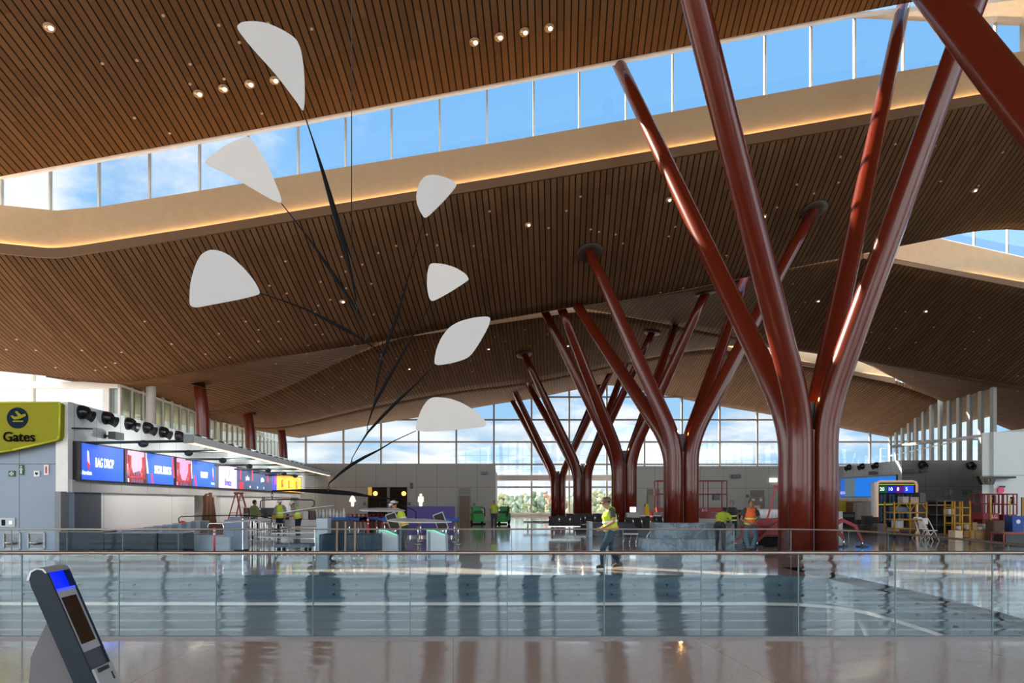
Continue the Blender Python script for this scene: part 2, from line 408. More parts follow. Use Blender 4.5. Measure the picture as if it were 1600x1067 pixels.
# slot C rim (left middle) and slot 3
s3x = [600,640,700,760,850,905]
strip('trim_4', [P(x, ip([(600,536),(640,526),(905,487)], x), 58) for x in s3x], [P(x, ip([(600,530),(640,518),(905,477)], x), 58) for x in s3x], RIM, .12)
strip('wall_skylight_4', [P(x, ip([(600,530),(640,516),(905,474)], x), 58.3) for x in s3x], [P(x, ip([(600,500),(640,486),(905,440)], x), 58.3) for x in s3x], CREAM, .12)
s4x = [1105,1137,1170,1201,1240,1269,1300,1339,1370,1398]
s4 = lambda tab, d: [P(x, ip(tab, x), d) for x in s4x]
r4 = [(1105,545),(1137,548),(1201,562),(1269,574),(1339,587),(1400,600)]; w4l = [(1105,541),(1137,542),(1196,553),(1269,568),(1336,581),(1400,591)]
slot(3, s4(r4, 71.5), s4(w4l, 71.5), [P(x, ip([(1105,525),(1400,545)], x), 71.7) for x in s4x], None, None)
# roof between the near shell and the clerestory head
hx = [(-500,3.2),(1380,3.2),(1480,2.6),(1540,1.9),(1600,1.5),(1700,1.2),(3000,1.2)]
head = [P(x, ip(wallhi, x), d1(x)+.3) + Vector((0, 0, ip(hx, x))) for x in s1x]
afx = [P(x, ip(A_far, x), 32.1) + Vector((0, 0, .02)) for x in s1x]
strip('ceiling', afx, [h + Vector((0, .1, 0)) for h in head], WHITE, -.2)

# ---------------------------------------------------------------- floor
def floor_mat(name, c1, c2, joint=1.5):
    m = bpy.data.materials.new(name); m.use_nodes = True; nt = m.node_tree; n = nt.nodes; L = nt.links
    b = n['Principled BSDF']; b.inputs['Roughness'].default_value = .085; b.inputs['Specular IOR Level'].default_value = .5
    b.inputs['Coat Weight'].default_value = .2; b.inputs['Coat Roughness'].default_value = .02
    tc = n.new('ShaderNodeTexCoord')
    vo = n.new('ShaderNodeTexVoronoi'); vo.inputs['Scale'].default_value = 60; L.new(tc.outputs['Object'], vo.inputs['Vector'])
    no = n.new('ShaderNodeTexNoise'); no.inputs['Scale'].default_value = .35; no.inputs['Detail'].default_value = 6; L.new(tc.outputs['Object'], no.inputs['Vector'])
    mx = n.new('ShaderNodeMix'); mx.data_type = 'RGBA'; L.new(no.outputs[0], mx.inputs[0]); mx.inputs[6].default_value = (*c1, 1); mx.inputs[7].default_value = (*c2, 1)
    m2 = n.new('ShaderNodeMix'); m2.data_type = 'RGBA'; m2.blend_type = 'MULTIPLY'; m2.inputs[0].default_value = .25
    L.new(mx.outputs[2], m2.inputs[6]); L.new(vo.outputs['Color'], m2.inputs[7]); 
    br = n.new('ShaderNodeTexBrick'); br.offset = 0; br.inputs['Scale'].default_value = 1; br.inputs['Mortar Size'].default_value = .004
    br.inputs['Brick Width'].default_value = 3; br.inputs['Row Height'].default_value = 3; br.inputs['Color1'].default_value = (1,1,1,1); br.inputs['Color2'].default_value = (1,1,1,1); br.inputs['Mortar'].default_value = (.6,.56,.52,1)
    mp = n.new('ShaderNodeMapping'); mp.inputs['Rotation'].default_value = (0, 0, -AZ); L.new(tc.outputs['Object'], mp.inputs[0]); L.new(mp.outputs[0], br.inputs['Vector'])
    m3 = n.new('ShaderNodeMix'); m3.data_type = 'RGBA'; m3.blend_type = 'MULTIPLY'; m3.inputs[0].default_value = 1
    L.new(m2.outputs[2], m3.inputs[6]); L.new(br.outputs['Color'], m3.inputs[7]); L.new(m3.outputs[2], b.inputs['Base Color'])
    # the faint unevenness of a ground and polished floor
    n2 = n.new('ShaderNodeTexNoise'); n2.inputs['Scale'].default_value = .9; n2.inputs['Detail'].default_value = 2
    mp2 = n.new('ShaderNodeMapping'); mp2.inputs['Scale'].default_value = (.5, 1.6, 1); L.new(tc.outputs['Object'], mp2.inputs[0]); L.new(mp2.outputs[0], n2.inputs['Vector'])
    bp = n.new('ShaderNodeBump'); bp.inputs['Strength'].default_value = .22; bp.inputs['Distance'].default_value = .01; L.new(n2.outputs[0], bp.inputs['Height'])
    L.new(bp.outputs[0], b.inputs['Normal']); L.new(bp.outputs[0], b.inputs['Coat Normal'])
    return m
FLOOR = floor_mat('terrazzo', (.54, .41, .345), (.64, .50, .42))
D1, D2 = 9.08, 17.0
# edge of the opening on its far side: straight, then swinging towards the viewer on the right
edge = [(-40, D2), (-12, D2), (0, D2), (5.5, 16.9), (7.2, 16.3), (8.3, 15.0), (8.6, 13.2), (8.2, 11.6), (7.9, 10.6), (7.9, D1)]
def rail_px(x): return ip([(-900, D2), (1180, D2), (1240, 16.9), (1290, 16.6), (1330, 16.1), (1365, 15.4), (1400, 14.6), (1500, 12.4), (1600, 10.6), (1680, D1)], x)
ex = [-2600, -1000, 0, 400, 800, 1100, 1180, 1240, 1290, 1330, 1350, 1365, 1382, 1400, 1450, 1500, 1550, 1600, 1640, 1680]
edge = [((x-CX)/F*rail_px(x), rail_px(x)) for x in ex]
mb = MB()
mb.box((-60, -38, -.5), (60, D1, 0))
struct('floor', mb, FLOOR)
mb = MB()
eps = [Vector((x, y, 0)) for x, y in edge]
for a, b in zip(eps, eps[1:]):
    mb.add([a, b, Vector((b.x, 19, 0)), Vector((a.x, 19, 0))], [(0,1,2,3)])
xr = eps[-1].x
mb.add([Vector((xr, D1, 0)), Vector((60, D1, 0)), Vector((60, 19, 0)), Vector((xr, 19, 0))], [(0,1,2,3)])
mb.add([Vector((-60, 19, 0)), Vector((60, 19, 0)), Vector((60, 96, 0)), Vector((-60, 96, 0))], [(0,1,2,3)])
struct('floor', mb, FLOOR)
# slab edge around the opening, the pale ledge under it and the hall below
mb = MB(); ld = MB(); lo = MB()
def vnorm(k):
    a = eps[max(k-1, 0)]; b = eps[min(k+1, len(eps)-1)]; t = (b-a).normalized(); return Vector((-t.y, t.x, 0))
def offp(k, o, z): p = eps[k] + vnorm(k)*o; return Vector((p.x, p.y, z))
for k in range(len(eps)-1):
    mb.add([offp(k, .06, -.0), offp(k+1, .06, -.0), offp(k+1, .06, -.66), offp(k, .06, -.66)], [(0,1,2,3)])
    lo.add([offp(k, .10, -.3), offp(k+1, .10, -.3), offp(k+1, .10, -4.5), offp(k, .10, -4.5)], [(0,1,2,3)])
ld.tube([offp(k, -.02, -.66) for k in range(len(eps))], .045, sq=True)
FASC = mat('slab_edge_panel', (.15, .20, .23), .15, spec=.8)
struct('trim_5', mb, FASC); struct('trim_6', ld, mat('ledge_pale', (.66,.68,.66), .6)); struct('wall_lower', lo, mat('lower_panel', (.19, .23, .25), .15, spec=.8))
mb = MB().box((-60, D1-2, -4.6), (60, 19, -4.5)); struct('floor_lower', mb, FLOOR)
mb = MB().box((-60, D1-2.1, -4.5), (60, D1-2, -.5)); struct('wall_lower', mb, GREYP)

# ---------------------------------------------------------------- the two glass balustrades
def balustrade(pts, step, z0, label, rail_r, bolts, offset=0):
    """pts: polyline in plan; panels of equal width with tight joints, handrail on top"""
    root = empty('glass_balustrade', (pts[len(pts)//2].x, pts[len(pts)//2].y, 0), 0, label, 'railing', 'glass balustrades around the floor opening')
    org = root.location
    # resample by length
    segs = [(a, b, (b-a).length) for a, b in zip(pts, pts[1:])]; tot = sum(s[2] for s in segs)
    def at(l):
        for a, b, w in segs:
            if l <= w: return a.lerp(b, l/w)
            l -= w
        return segs[-1][1].copy()
    l = offset; j = []
    while l < tot: j.append(at(l)); l += step
    for a, b in zip(j, j[1:]):
        if abs(a.x) > a.y*.9 and abs(b.x) > b.y*.9: continue
        t = (b-a).normalized(); a2 = a + t*.008; b2 = b - t*.008; nr = Vector((-t.y, t.x, 0))*.008
        g = MB().add([a2+Vector((0,0,z0)), b2+Vector((0,0,z0)), b2+Vector((0,0,1.04)), a2+Vector((0,0,1.04))], [(0,1,2,3)])
        o = g.build('glass_panel', RAILF if bolts else RAILG, root, origin=(a+b)/2); o.location = (a+b)/2 - org
        e = MB(); 
        e.box((-.006, -.008, z0), (.006, .008, 1.04), rotz(0, a)); o2 = e.build('panel_edge', mat('glass_edge', (.12, .20, .20), .2), o, origin=(a+b)/2); o2.location = (0, 0, 0)
        if bolts:
            for q in (a + t*.26, b - t*.26):
                for z in (-.22, -.44):
                    o3 = MB().tube([q - nr*4 + Vector((0,0,z)), q + nr*6 + Vector((0,0,z))], .024, 10).build('standoff_bolt', mat('dark_bolt', (.06,.07,.07), .35, metal=.8), o, origin=(a+b)/2); o3.location = (0, 0, 0)
    rr = MB(); rr.tube([p + Vector((0, 0, 1.06)) for p in pts], rail_r, 10)
    o = rr.build('handrail', mat('bronze_rail', (.30, .25, .21), .3, metal=.7), root, origin=org); o.location = (0, 0, 0)
    if not bolts:
        s_ = MB(); s_.tube([p + Vector((0, 0, .012)) for p in pts], .028, sq=True)
        o = s_.build('base_shoe', mat('shoe_metal', (.16,.16,.17), .4, metal=.6), root, origin=org); o.location = (0, 0, 0)
    return root
front = [Vector((x, D1+.02+.0012*x*x*0, 0)) for x in (-14, -6, 0, 6, 14)]
balustrade(front, 1.2, 0.0, 'long glass balustrade with bronze handrail nearest the kiosk', .024, False, offset=.74)
balustrade([p + Vector((0, -.05, 0)) for p in eps if p.x > -22], 1.28, -.56, 'far glass balustrade bolted to the slab edge, swinging closer beside the storage clutter', .02, True, offset=.3)

# ---------------------------------------------------------------- end glass wall at 88 m and side glazing
def glazed_wall(n, a, b, z0, z1, xs_, zs, M, mw=.06, md=.2, skipz=None):
    """vertical glazing between plan points a and b; xs_ fractions of mullions, zs transoms"""
    g = MB().add([(a.x, a.y, z0), (b.x, b.y, z0), (b.x, b.y, z1), (a.x, a.y, z1)], [(0,1,2,3)])
    w = struct('window_%d' % n, g, SKYG); ang = math.atan2(b.y-a.y, b.x-a.x)
    for t in xs_:
        p = a.lerp(b, t); MB().box((-mw/2, -md/2, z0), (mw/2, md/2, z1), rotz(ang, (p.x, p.y, 0))).build('mullion', M, w)
    for z in zs:
        MB().tube([(a.x, a.y, z), (b.x, b.y, z)], mw*.7, sq=True).build('transom', M, w)
    return w
GD = 88.0
def zp(py, d=GD): return EYE + (HY-py)/F*d
ax0, ax1 = P(440, 0, GD).x, P(1391, 0, GD).x
mp = [478+58.75*k - 0 for k in range(16)]
a, b = Vector((ax0, GD, 0)), Vector((ax1, GD, 0))
glazed_wall(3, a, b, .35, 18, [(P(x, 0, GD).x-ax0)/(ax1-ax0) for x in mp], [zp(y) for y in (620.5, 656, 690.5, 725.5, 761)], MULL, .2, .3)
strip('trim_7', [Vector((ax0, GD-.3, zp(751))), Vector((ax1, GD-.3, zp(751)))], [Vector((ax0, GD-.3, zp(742.5))), Vector((ax1, GD-.3, zp(742.5)))], PALE, .3)
struct('trim_8', MB().box((ax0, GD-.2, 0), (ax1, GD+.2, .38)), PALE)
# left side glazing with deep vertical fins
cl = P(187, 0, 44.6); cl.z = 0
ce = Vector((ax0, GD, 0))
n_f = 26
w = glazed_wall(4, cl, ce, 4, 18, [], [zp(604, 45.2), ], MULLW, .12)
for k in range(n_f+1):
    p = cl.lerp(ce, k/n_f); MB().box((-.07, -.1, 4), (.07, .1, 16), rotz(AZ, (p.x, p.y, 0))).build('mullion', MULLW, w)
# outdoor sun fins beyond that glass
w.name = 'window_4'
for k in range(n_f):
    p = cl.lerp(ce, (k+.5)/n_f) + Vector((-.7, 0, 0))
    o = MB().box((-.45, -.5, 3.5), (.45, .5, 16), rotz(AZ+.5, (p.x, p.y, 0))).build('sun_fin', mat('fin_olive', (.50, .53, .44), .6), w)
# left window facing the viewer
wl = glazed_wall(5, Vector((-62, 44.6, 0)), cl, 4, 18, [1-.02, 1-(187-50)/F*45.2/38.4, .35, .1], [zp(604.5, 45.2)], MULLW, .38, .3)
# right side glazing, mirrored
cr_ = Vector((ax1, GD, 0)); crn = P(1552, 0, 59); crn.z = 0
w6 = glazed_wall(6, crn, cr_, 4, 18, [], [zp(682, 62)], MULLW, .12)
for k in range(13):
    p = crn.lerp(cr_, k/12); MB().box((-.35, -.12, 4), (.35, .12, 17), rotz(math.atan2(cr_.y-crn.y, cr_.x-crn.x), (p.x, p.y, 0))).build('mullion', mat('fin_grey', (.36,.38,.38), .6), w6)
glazed_wall(7, Vector((42, 36, 0)), Vector((66, 30, 0)), 4, 20, [.2, .5, .8], [8], MULLW, .2)
struct('trim_9', MB().tube([P(1392, 698, 62), P(1500, 685, 58), P(1602, 672, 52)], .12, 8), WHITE)

# ---------------------------------------------------------------- solid walls
def panel_mat(name, col, w, h, rough=.45):
    m = bpy.data.materials.new(name); m.use_nodes = True; nt = m.node_tree; n = nt.nodes; L = nt.links
    b = n['Principled BSDF']; b.inputs['Roughness'].default_value = rough
    tc = n.new('ShaderNodeTexCoord'); sp = n.new('ShaderNodeSeparateXYZ'); L.new(tc.outputs['Object'], sp.inputs[0])
    ad = n.new('ShaderNodeMath'); ad.operation = 'ADD'; L.new(sp.outputs[0], ad.inputs[0]); L.new(sp.outputs[1], ad.inputs[1])
    cb = n.new('ShaderNodeCombineXYZ'); L.new(ad.outputs[0], cb.inputs[0]); L.new(sp.outputs[2], cb.inputs[1])
    br = n.new('ShaderNodeTexBrick'); br.offset = 0; br.inputs['Scale'].default_value = 1; br.inputs['Mortar Size'].default_value = .012
    br.inputs['Brick Width'].default_value = w; br.inputs['Row Height'].default_value = h
    br.inputs['Color1'].default_value = (*col, 1); br.inputs['Color2'].default_value = (*[c*.97 for c in col], 1); br.inputs['Mortar'].default_value = (*[c*.25 for c in col], 1)
    L.new(cb.outputs[0], br.inputs['Vector']); L.new(br.outputs['Color'], b.inputs['Base Color']); return m
PG = panel_mat('grey_wall_panels', (.30, .29, .27), 1.75, 2.95)
PB = panel_mat('blue_wall_panels', (.25, .33, .43), 2.4, 2.95)
PP = panel_mat('pale_wall_panels', (.70, .78, .79), 1.9, 2.95)
PD = panel_mat('dark_grey_wall_panels', (.17, .18, .18), 1.9, 2.95)
def wall(name, a, b, z0, z1, m, th=.3):
    ang = math.atan2(b[1]-a[1], b[0]-a[0]); L_ = math.hypot(b[0]-a[0], b[1]-a[1])
    o = struct(name, MB().box((0, 0, z0), (L_, th, z1)), m); o.location = (a[0], a[1], 0); o.rotation_euler[2] = ang; return o
HW = 5.02
GX = P(108, 0, 24.5).x; 
def LW(d, off=0):      # point on the left wall at distance d
    return Vector((GX + off - .08*(d-24.5), d, 0))
wall('wall_left', (-50, 24.5), (GX, 24.5), 0, HW, PB)                       # faces the viewer
e1 = LW(63.6)
o = wall('wall_left', (GX, 24.5), (e1.x, e1.y), 2.42, HW, PP, .3)
wall('wall_back', (-45, 63.6), (P(774, 0, 63.6).x, 63.6), 0, 5.0, PG, .4)
wall('wall_back', (P(774, 0, 63.6).x-.3, 64), (P(774, 0, 63.6).x-.3, 87), 0, 5.0, PG, .3)
rx0 = P(988, 0, 68).x
wall('wall_back', (rx0, 68), (38, 68), 0, 5.0, panel_mat('light_grey_wall_panels', (.40, .41, .38), 2.1, 2.95), .4)
r1 = P(1409, 0, 59); r2_ = Vector((31.3-.08*11, 70, 0))
wall('wall_right', (r2_.x-.0, 70), (r1.x, r1.y), 2.6, HW, PP, .3)
wall('wall_right', (r1.x, 59), (P(1552, 0, 59).x, 59), 0, HW, PD, .3)
wall('wall_right', (P(1552, 0, 35).x, 35), (60, 35), 0, HW, PP, .3)
wall('wall_right', (P(1552, 0, 35).x+.02, 35.3), (P(1552, 0, 35).x+.02+16, 59), 0, HW, PP, .3)

# rear of the hall, behind the viewer: a tall glazed front between piers, seen only mirrored
wr = glazed_wall(8, Vector((-46, -36, 0)), Vector((44, -36, 0)), 0, 20, [k/22 for k in range(23)], [3.2, 7, 11, 15], MULL, .22)
glazed_wall(9, Vector((-46, 24.4, 0)), Vector((-46, -36, 0)), 0, 20, [k/12 for k in range(13)], [3.2, 7, 11, 15], MULL, .22)
glazed_wall(10, Vector((44, -36, 0)), Vector((44, 35, 0)), 0, 22, [k/14 for k in range(15)], [3.2, 7, 11, 15], MULL, .22)
# columns behind the viewer, named trim, seen only mirrored in the glass and floor
for x, y, r in ((11.9, -14, .8), (9.6, -27, .8), (6.1, -28, .8), (1.3, -30, .55), (-2.6, -27, .65), (-4.6, -27, .65), (-13, -20, .8)):
    struct('trim_%d' % (20 + int(abs(x)*3)), MB().tube([(x, y, 0), (x, y, 5), (x*1.1, y+2, 12), (x*1.25, y+4, 20)], [r, r, r*.8, r*.6], 16), RED)
# ground outside
gm = mat('apron_concrete', (.46, .44, .40), .9, var=(.05, .1))
mb = MB().box((-500, 90, -6), (500, 600, -5.8)); struct('floor_outside', mb, gm)
mb = MB().box((-500, -400, -.6), (500, -38.5, -.5)); struct('floor_outside', mb, mat('forecourt', (.42, .42, .40), .8))
mb = MB().box((-300, -24, -6), (-61, 600, -5.8)); struct('floor_outside', mb, mat('forecourt', (.4, .4, .4), .8))
mb = MB().box((61, -24, -6), (300, 600, -5.8)); struct('floor_outside', mb, mat('forecourt', (.4, .4, .4), .8))

A0_TREE = BVHTree.FromPolygons([tuple(p) for p in A0 + A_near], [(i, i+1, len(A0)+i+1, len(A0)+i) for i in range(len(A0)-1)])
# ---------------------------------------------------------------- branching columns
def shell_hit(px, py, which=None):
    o = Vector((0, 0, EYE)); d = (P(px, py, 1) - o).normalized(); best = None
    for k, t in enumerate(SHELLS):
        if which is not None and k != which: continue
        h = t.ray_cast(o, d)
        if h[0] is not None and (best is None or h[3] < best[3]): best = h
    return best
PIPEM = RED
def bend(p0, p1, p2, n=7):
    return [p0*(1-t)**2 + p1*2*t*(1-t) + p2*t*t for t in [i/n for i in range(n+1)]]
def tree(c, zb, tops, label, r0=.40, r1=.27):
    """c trunk centre, zb bend height, tops: list of (corner sx, sy, top point, collar normal or None)"""
    root = empty('branching_column', (c.x, c.y, 0), 0, label, 'column', 'red branching columns')
    for sx, sy, top, nrm in tops:
        b0 = Vector((c.x + sx*.40, c.y + sy*.40, 0)); bz = zb - (.25 if sy > 0 else 0)
        k = Vector((b0.x, b0.y, bz))
        dirn = (top - k).normalized()
        if nrm is None and (top.y < 24 or c.y < 11):        # runs on up into the slatted roof
            for t_ in SHELLS[:1] + [A0_TREE]:
                h_ = t_.ray_cast(k, dirn)
                if h_[0] is not None: top = h_[0] + dirn*.1; break
        pts = [b0, Vector((b0.x, b0.y, bz*.5))] + bend(Vector((b0.x, b0.y, bz-1.0)), k, k + dirn*1.4) 
        n2 = 6; st = pts[-1]
        pts += [st.lerp(top, i/n2) for i in range(1, n2+1)]
        tot = (top-k).length
        rs = []
        for p in pts:
            u = max(0, (p.z - bz)/(top.z-bz)); rs.append(r0*(1-u) + r1*u if u > 0 else r0)
        ob = MB().tube([p - root.location for p in pts], rs, 20).build('pipe', PIPEM, root)
        if nrm is not None:
            nn = nrm if nrm.z < 0 else -nrm
            q = nn.to_track_quat('Z', 'Y').to_matrix().to_4x4()
            M = Matrix.Translation(top - root.location + nn*.03) @ q
            st_ = 1.6
            MB().lathe([(r1*1.1, -.02), (r1*2.0, -.02), (r1*2.0, .06), (r1*1.1, .06)], M @ Matrix.Diagonal((1.25, 1.25, 1, 1)), 20).build('collar', mat('collar_dark', (.03, .018, .012), .6), root)
    # shared footing core and the dark junction box between the pipes
    MB().box((-.10, -.5, 0), (.10, .5, zb-.55)).build('core_plate', mat('core_steel', (.10, .045, .05), .35), root)
    MB().box((-.13, -.3, zb-.5), (.13, .3, zb+.35)).build('junction_box', BLACK, root)
    MB().lathe([(1.02, 0), (1.02, .03), (.98, .05)], None, 28).build('base_ring', mat('base_ring', (.13, .03, .015), .4), root)
    up = bpy.data.lights.new('column_uplight', 'POINT'); up.energy = 22; up.color = (1, .45, .15); up.shadow_soft_size = .06
    uo = bpy.data.objects.new('column_uplight', up); COL.objects.link(uo); uo.parent = root; uo.location = (0, -.02, zb+.55)
    return root
def hole(px, py):
    h = shell_hit(px, py); return h[0] + Vector((0, 0, .0)), h[1]
def far(px, py, d): return P(px, py, d), None
def along(p0, p1, ext):   # prolong p0->p1 by ext metres
    return p1 + (p1-p0).normalized()*ext
T = []
def X(px, d): return (px-CX)/F*d
tree(Vector((X(1262, 24), 24, 0)), 4.55, [
    (-1, -1, P(1070, -60, 18.5), None), (-1, 1, P(958, 82, 32.8), None), (1, 1, P(1416, -12, 32.8), None), (1, -1, P(1520, 10, 21.5), None)],
    'largest red branching column standing just past the glass railing', .40, .28)
tree(Vector((X(1064, 37.3), 37.3, 0)), 4.75, [
    (-1, 1, P(897, 470, 43.3), None), (-1, -1, *hole(921, 393)), (1, -1, *hole(1272, 327)), (1, 1, P(1167, 428, 44.2), None)],
    'red branching column behind the plastic-wrapped pallets, beside the scissor lift')
tree(Vector((X(975, 50), 50, 0)), 4.8, [
    (-1, 1, P(848, 480, 50.0), None), (-1, -1, P(875, 476, 45.0), None), (1, -1, *hole(1103, 457)), (1, 1, P(1057, 502, 57.4), None)],
    'red branching column just behind the walking worker in the yellow vest')
tree(Vector((X(910, 65.8), 65.8, 0)), 4.6, [
    (-1, 1, P(820, 592, 70.6), None), (-1, -1, *hole(819, 553)), (1, -1, *hole(1019, 519)), (1, 1, P(980, 562, 70.6), None)],
    'slim red branching column, fourth from the viewer')
tree(Vector((X(872, 81), 81, 0)), 4.7, [
    (-1, -1, P(797, 597, 75.5), None), (-1, 1, P(797, 620, 87.0), None), (1, -1, P(958, 573, 75.5), None), (1, 1, P(936, 600, 87.0), None)],
    'farthest red branching column, before the tall end window')
tree(Vector((X(1950, 10.7), 10.7, 0)), 4.55, [
    (-1, 1, P(1440, -35, 16.5), None), (-1, -1, P(1750, -600, 8), None)],
    'thick red pipe crossing the top corner, its trunk out of sight', .40, .33)
# side columns at the left glazing
def side_col(px, top, bot, d, w, label):
    x = X(px, d); h = zp(top, d)
    root = empty('round_column', (x, d, 0), 0, label, 'column', None if 'grey' in label else 'leaning red columns along the side glazing')
    m = RED if 'red' in label else GREYP
    lean = -.25 if 'red' in label else 0
    MB().tube([(0, 0, 0), (0, 0, zp(bot, d)), (lean*.2, 0, h*.8), (lean*.9, 0, h-.2), (lean*1.1, 0, h+.3)], [w, w, w*.98, w*.9, w*.8], 20).build('shaft', m, root)
    if 'red' in label: MB().lathe([(w*1.05, 0), (w*1.7, 0), (w*1.7, .06), (w*1.05, .06)], Matrix.Translation((lean, 0, h)) @ Matrix.Rotation(.35, 4, 'Y'), 18).build('collar', mat('collar_dark', (.03, .018, .012), .6), root)
side_col(318, 605, 690, 48, .42, 'nearest leaning red column rising behind the check-in wall')
side_col(392, 644, 700, 60, .42, 'middle leaning red column rising behind the check-in wall')
side_col(443, 668, 715, 74, .42, 'farthest leaning red column rising behind the check-in wall')
side_col(236, 575, 660, 46, .30, 'plain grey round column beside the corner of the side glazing')
def C3(r, g, b):
    f = lambda v: (v/255/12.92) if v/255 <= .04045 else ((v/255+.055)/1.055)**2.4
    return (f(r), f(g), f(b))
def LWd(px): return 12.74/((CX-px)/F-.08)
def lwp(px, z, off=0.0):
    """point on the check-in wall seen at column px, height z"""
    p = LW(LWd(px)); return Vector((p.x + off, p.y + off*.08, z))
def emis(name, col, s=1.0): return mat(name, col, .5, emit=col, es=s, var=(1, .02))

# ---------------------------------------------------------------- the hanging mobile
def leaf_plate(pts, d, parent, tilt=0, n=2):
    w = [P(x, y, d + tilt*(x-pts[0][0])/100) for x, y in pts]
    for _ in range(n):
        q = []
        for a, b in zip(w, w[1:]+w[:1]): q += [a.lerp(b, .2), a.lerp(b, .8)]
        w = q
    return MB().prism(w, (0, .012, 0)).build('leaf', LEAFM, parent)
MATTB = mat('matt_black_bar', (.006, .006, .007), .8, spec=.15)
LEAFM = mat('matt_white_sheet', (.62, .61, .59), .6, var=(1, .02))
mob = empty('hanging_mobile', (0, 0, 0), 0, 'giant white-leaved mobile with black arms hanging above the floor opening', 'mobile')
L1=[(370,40),(378,34),(396,32.5),(417,35.5),(441,46),(462,59.5),(469.5,74.5),(474,100),(476,130),(476,160),(473.5,175),(462,157),(429,113.5),(393,74.5),(372,47.5)]
L2=[(320,251),(350,227),(383,213.5),(392,215),(415,250),(430,285),(440,310),(439,318),(420,310),(382,287),(345,267),(322,257)]
L3=[(295.6,473.8),(297,442),(305,414),(314,397),(327,390),(342.5,391),(361,400),(383,420.6),(399,441),(406.5,456.5),(403.5,460.6),(374,468),(336,475),(308,480.6),(299,479)]
L4=[(650,305),(655,285),(665,274),(680,272.5),(700,278),(713.5,286.5),(712.5,292),(695,312.5),(672.5,335),(663.5,341.5),(656,330),(651,317)]
L5=[(667,442.5),(667.5,427),(670.6,414),(675,411),(692.5,412),(711,417.5),(727,427),(733,435.6),(730,439),(708,453.5),(686,466),(675,471),(670.6,466),(668,455)]
L6=[(678.4,564),(681.6,545.6),(689.4,527),(702,511),(717.5,502),(739.4,496),(761,494),(767,497),(763,511),(749,536),(736,555),(727,561),(708,567),(686,570.6),(679.4,569)]
L7=[(649.4,670.6),(652,655),(660,636),(669,624),(678.4,620),(702,622),(724,630),(745.6,644),(758,656.6),(760,664),(755,667),(717.5,671),(670.6,674.7),(652,673)]
for L_, d, tl in ((L1,12.6,.3),(L2,12.8,-.2),(L3,13.1,.3),(L4,13.3,.2),(L5,13.0,-.2),(L6,12.9,.2),(L7,12.7,-.3)): leaf_plate(L_, d, mob, tl)
def flat_leaf(x0, x1, py, d, b, dz=0):
    """a leaf lying level, seen on edge; dz lifts its far end in px"""
    a = (x1-x0)/2/F*d; c = P((x0+x1)/2, py, d); n = 22; w = []
    for k in range(n):
        t = 2*math.pi*k/n; xx = a*math.cos(t); yy = b*math.sin(t)*(1-.35*math.cos(t))
        w.append(c + Vector((xx, yy, dz/F*d*xx/a + .012*yy)))
    return MB().prism(w, (0, 0, -.012)).build('leaf', LEAFM, mob)
flat_leaf(370, 421, 812, 13.0, .85, 1)
flat_leaf(444, 521, 795, 12.6, .55, 6)
flat_leaf(569, 632, 796, 13.3, 1.0, -1.5)
flat_leaf(608, 706, 813, 12.7, .8, -2)
flat_leaf(404, 484, 838, 13.2, .2, 0)
flat_leaf(425, 497, 831.5, 12.7, .22, 1)
def arm(pts, rs, d=13.0):
    return MB().tube([P(x, y, d) for x, y in pts], [r*1.05 for r in rs], 8).build('arm', MATTB, mob)
def chain(a, b, d=13.0):
    p, q = P(*a, d), P(*b, d); m = MB(); n = max(2, round((q-p).length/.05))
    for k in range(n):
        c = p.lerp(q, (k+.5)/n); h = (q-p).length/n*.62; pts = []
        for j in range(9):
            t = 2*math.pi*j/8; u = (q-p).normalized(); s = Vector((1, 0, 0)) if k % 2 else Vector((0, 1, 0))
            pts.append(c + u*h*math.cos(t) + s*.018*math.sin(t))
        m.tube(pts, .006, 5, cap=False)
    return m.build('hook_chain', BLACK, mob)
arm([(474,174),(490,222),(505,270),(520,322),(535,374),(549,430),(557,470)], [.008,.014,.03,.045,.045,.025,.010], 12.8)
arm([(440,318),(465,350),(488,380),(522,431),(556,482),(566,500),(574,517)], [.008,.010,.018,.032,.022,.014,.008], 12.9)
arm([(406,458),(440,469),(480,484),(515,502),(545,518),(571,533),(596,552)], [.008,.010,.018,.03,.032,.018,.008], 13.0)
arm([(664,341),(652,380),(636,440),(619,499),(606,532),(597,560),(590,592),(585,620)], [.006,.008,.012,.026,.028,.026,.016,.008], 13.1)
arm([(675,471),(650,515),(624,561),(605,594),(587,627),(580,646),(574,666)], [.006,.010,.024,.03,.026,.014,.007], 13.0)
arm([(679,570),(650,600),(624,624),(598,650),(575,675),(562,695),(550,716)], [.006,.012,.026,.026,.018,.01,.006], 12.9)
arm([(650,673),(615,689),(592,703),(570,714),(549,726),(532,739),(514,755)], [.006,.008,.014,.024,.028,.022,.010], 12.8)
arm([(425,767),(455,766),(480,766.5),(513,768),(550,771),(575,775),(600,778),(633,781)], [.010,.016,.03,.042,.034,.018,.012,.008], 12.9)
arm([(407,789),(407,783),(411,781),(450,780.5),(487,781),(491,783),(491,789)], [.009]*7, 12.9)
arm([(280,817),(279,810),(283,807),(330,805.5),(375,805),(408,807),(424,810),(425,816)], [.009]*8, 13.0)
arm([(594,793),(594,785),(600,784.5),(625,788),(645,796),(650,801),(650,811)], [.008]*7, 13.0)
arm([(397,806),(397,811)], [.007]*2, 13.0); arm([(424,816),(424,824),(430,827),(455,824)], [.007]*4, 13.0)
arm([(425,824),(425,830),(440,830)], [.006]*3, 13.1); arm([(633,781),(633,790)], [.006]*2, 13)
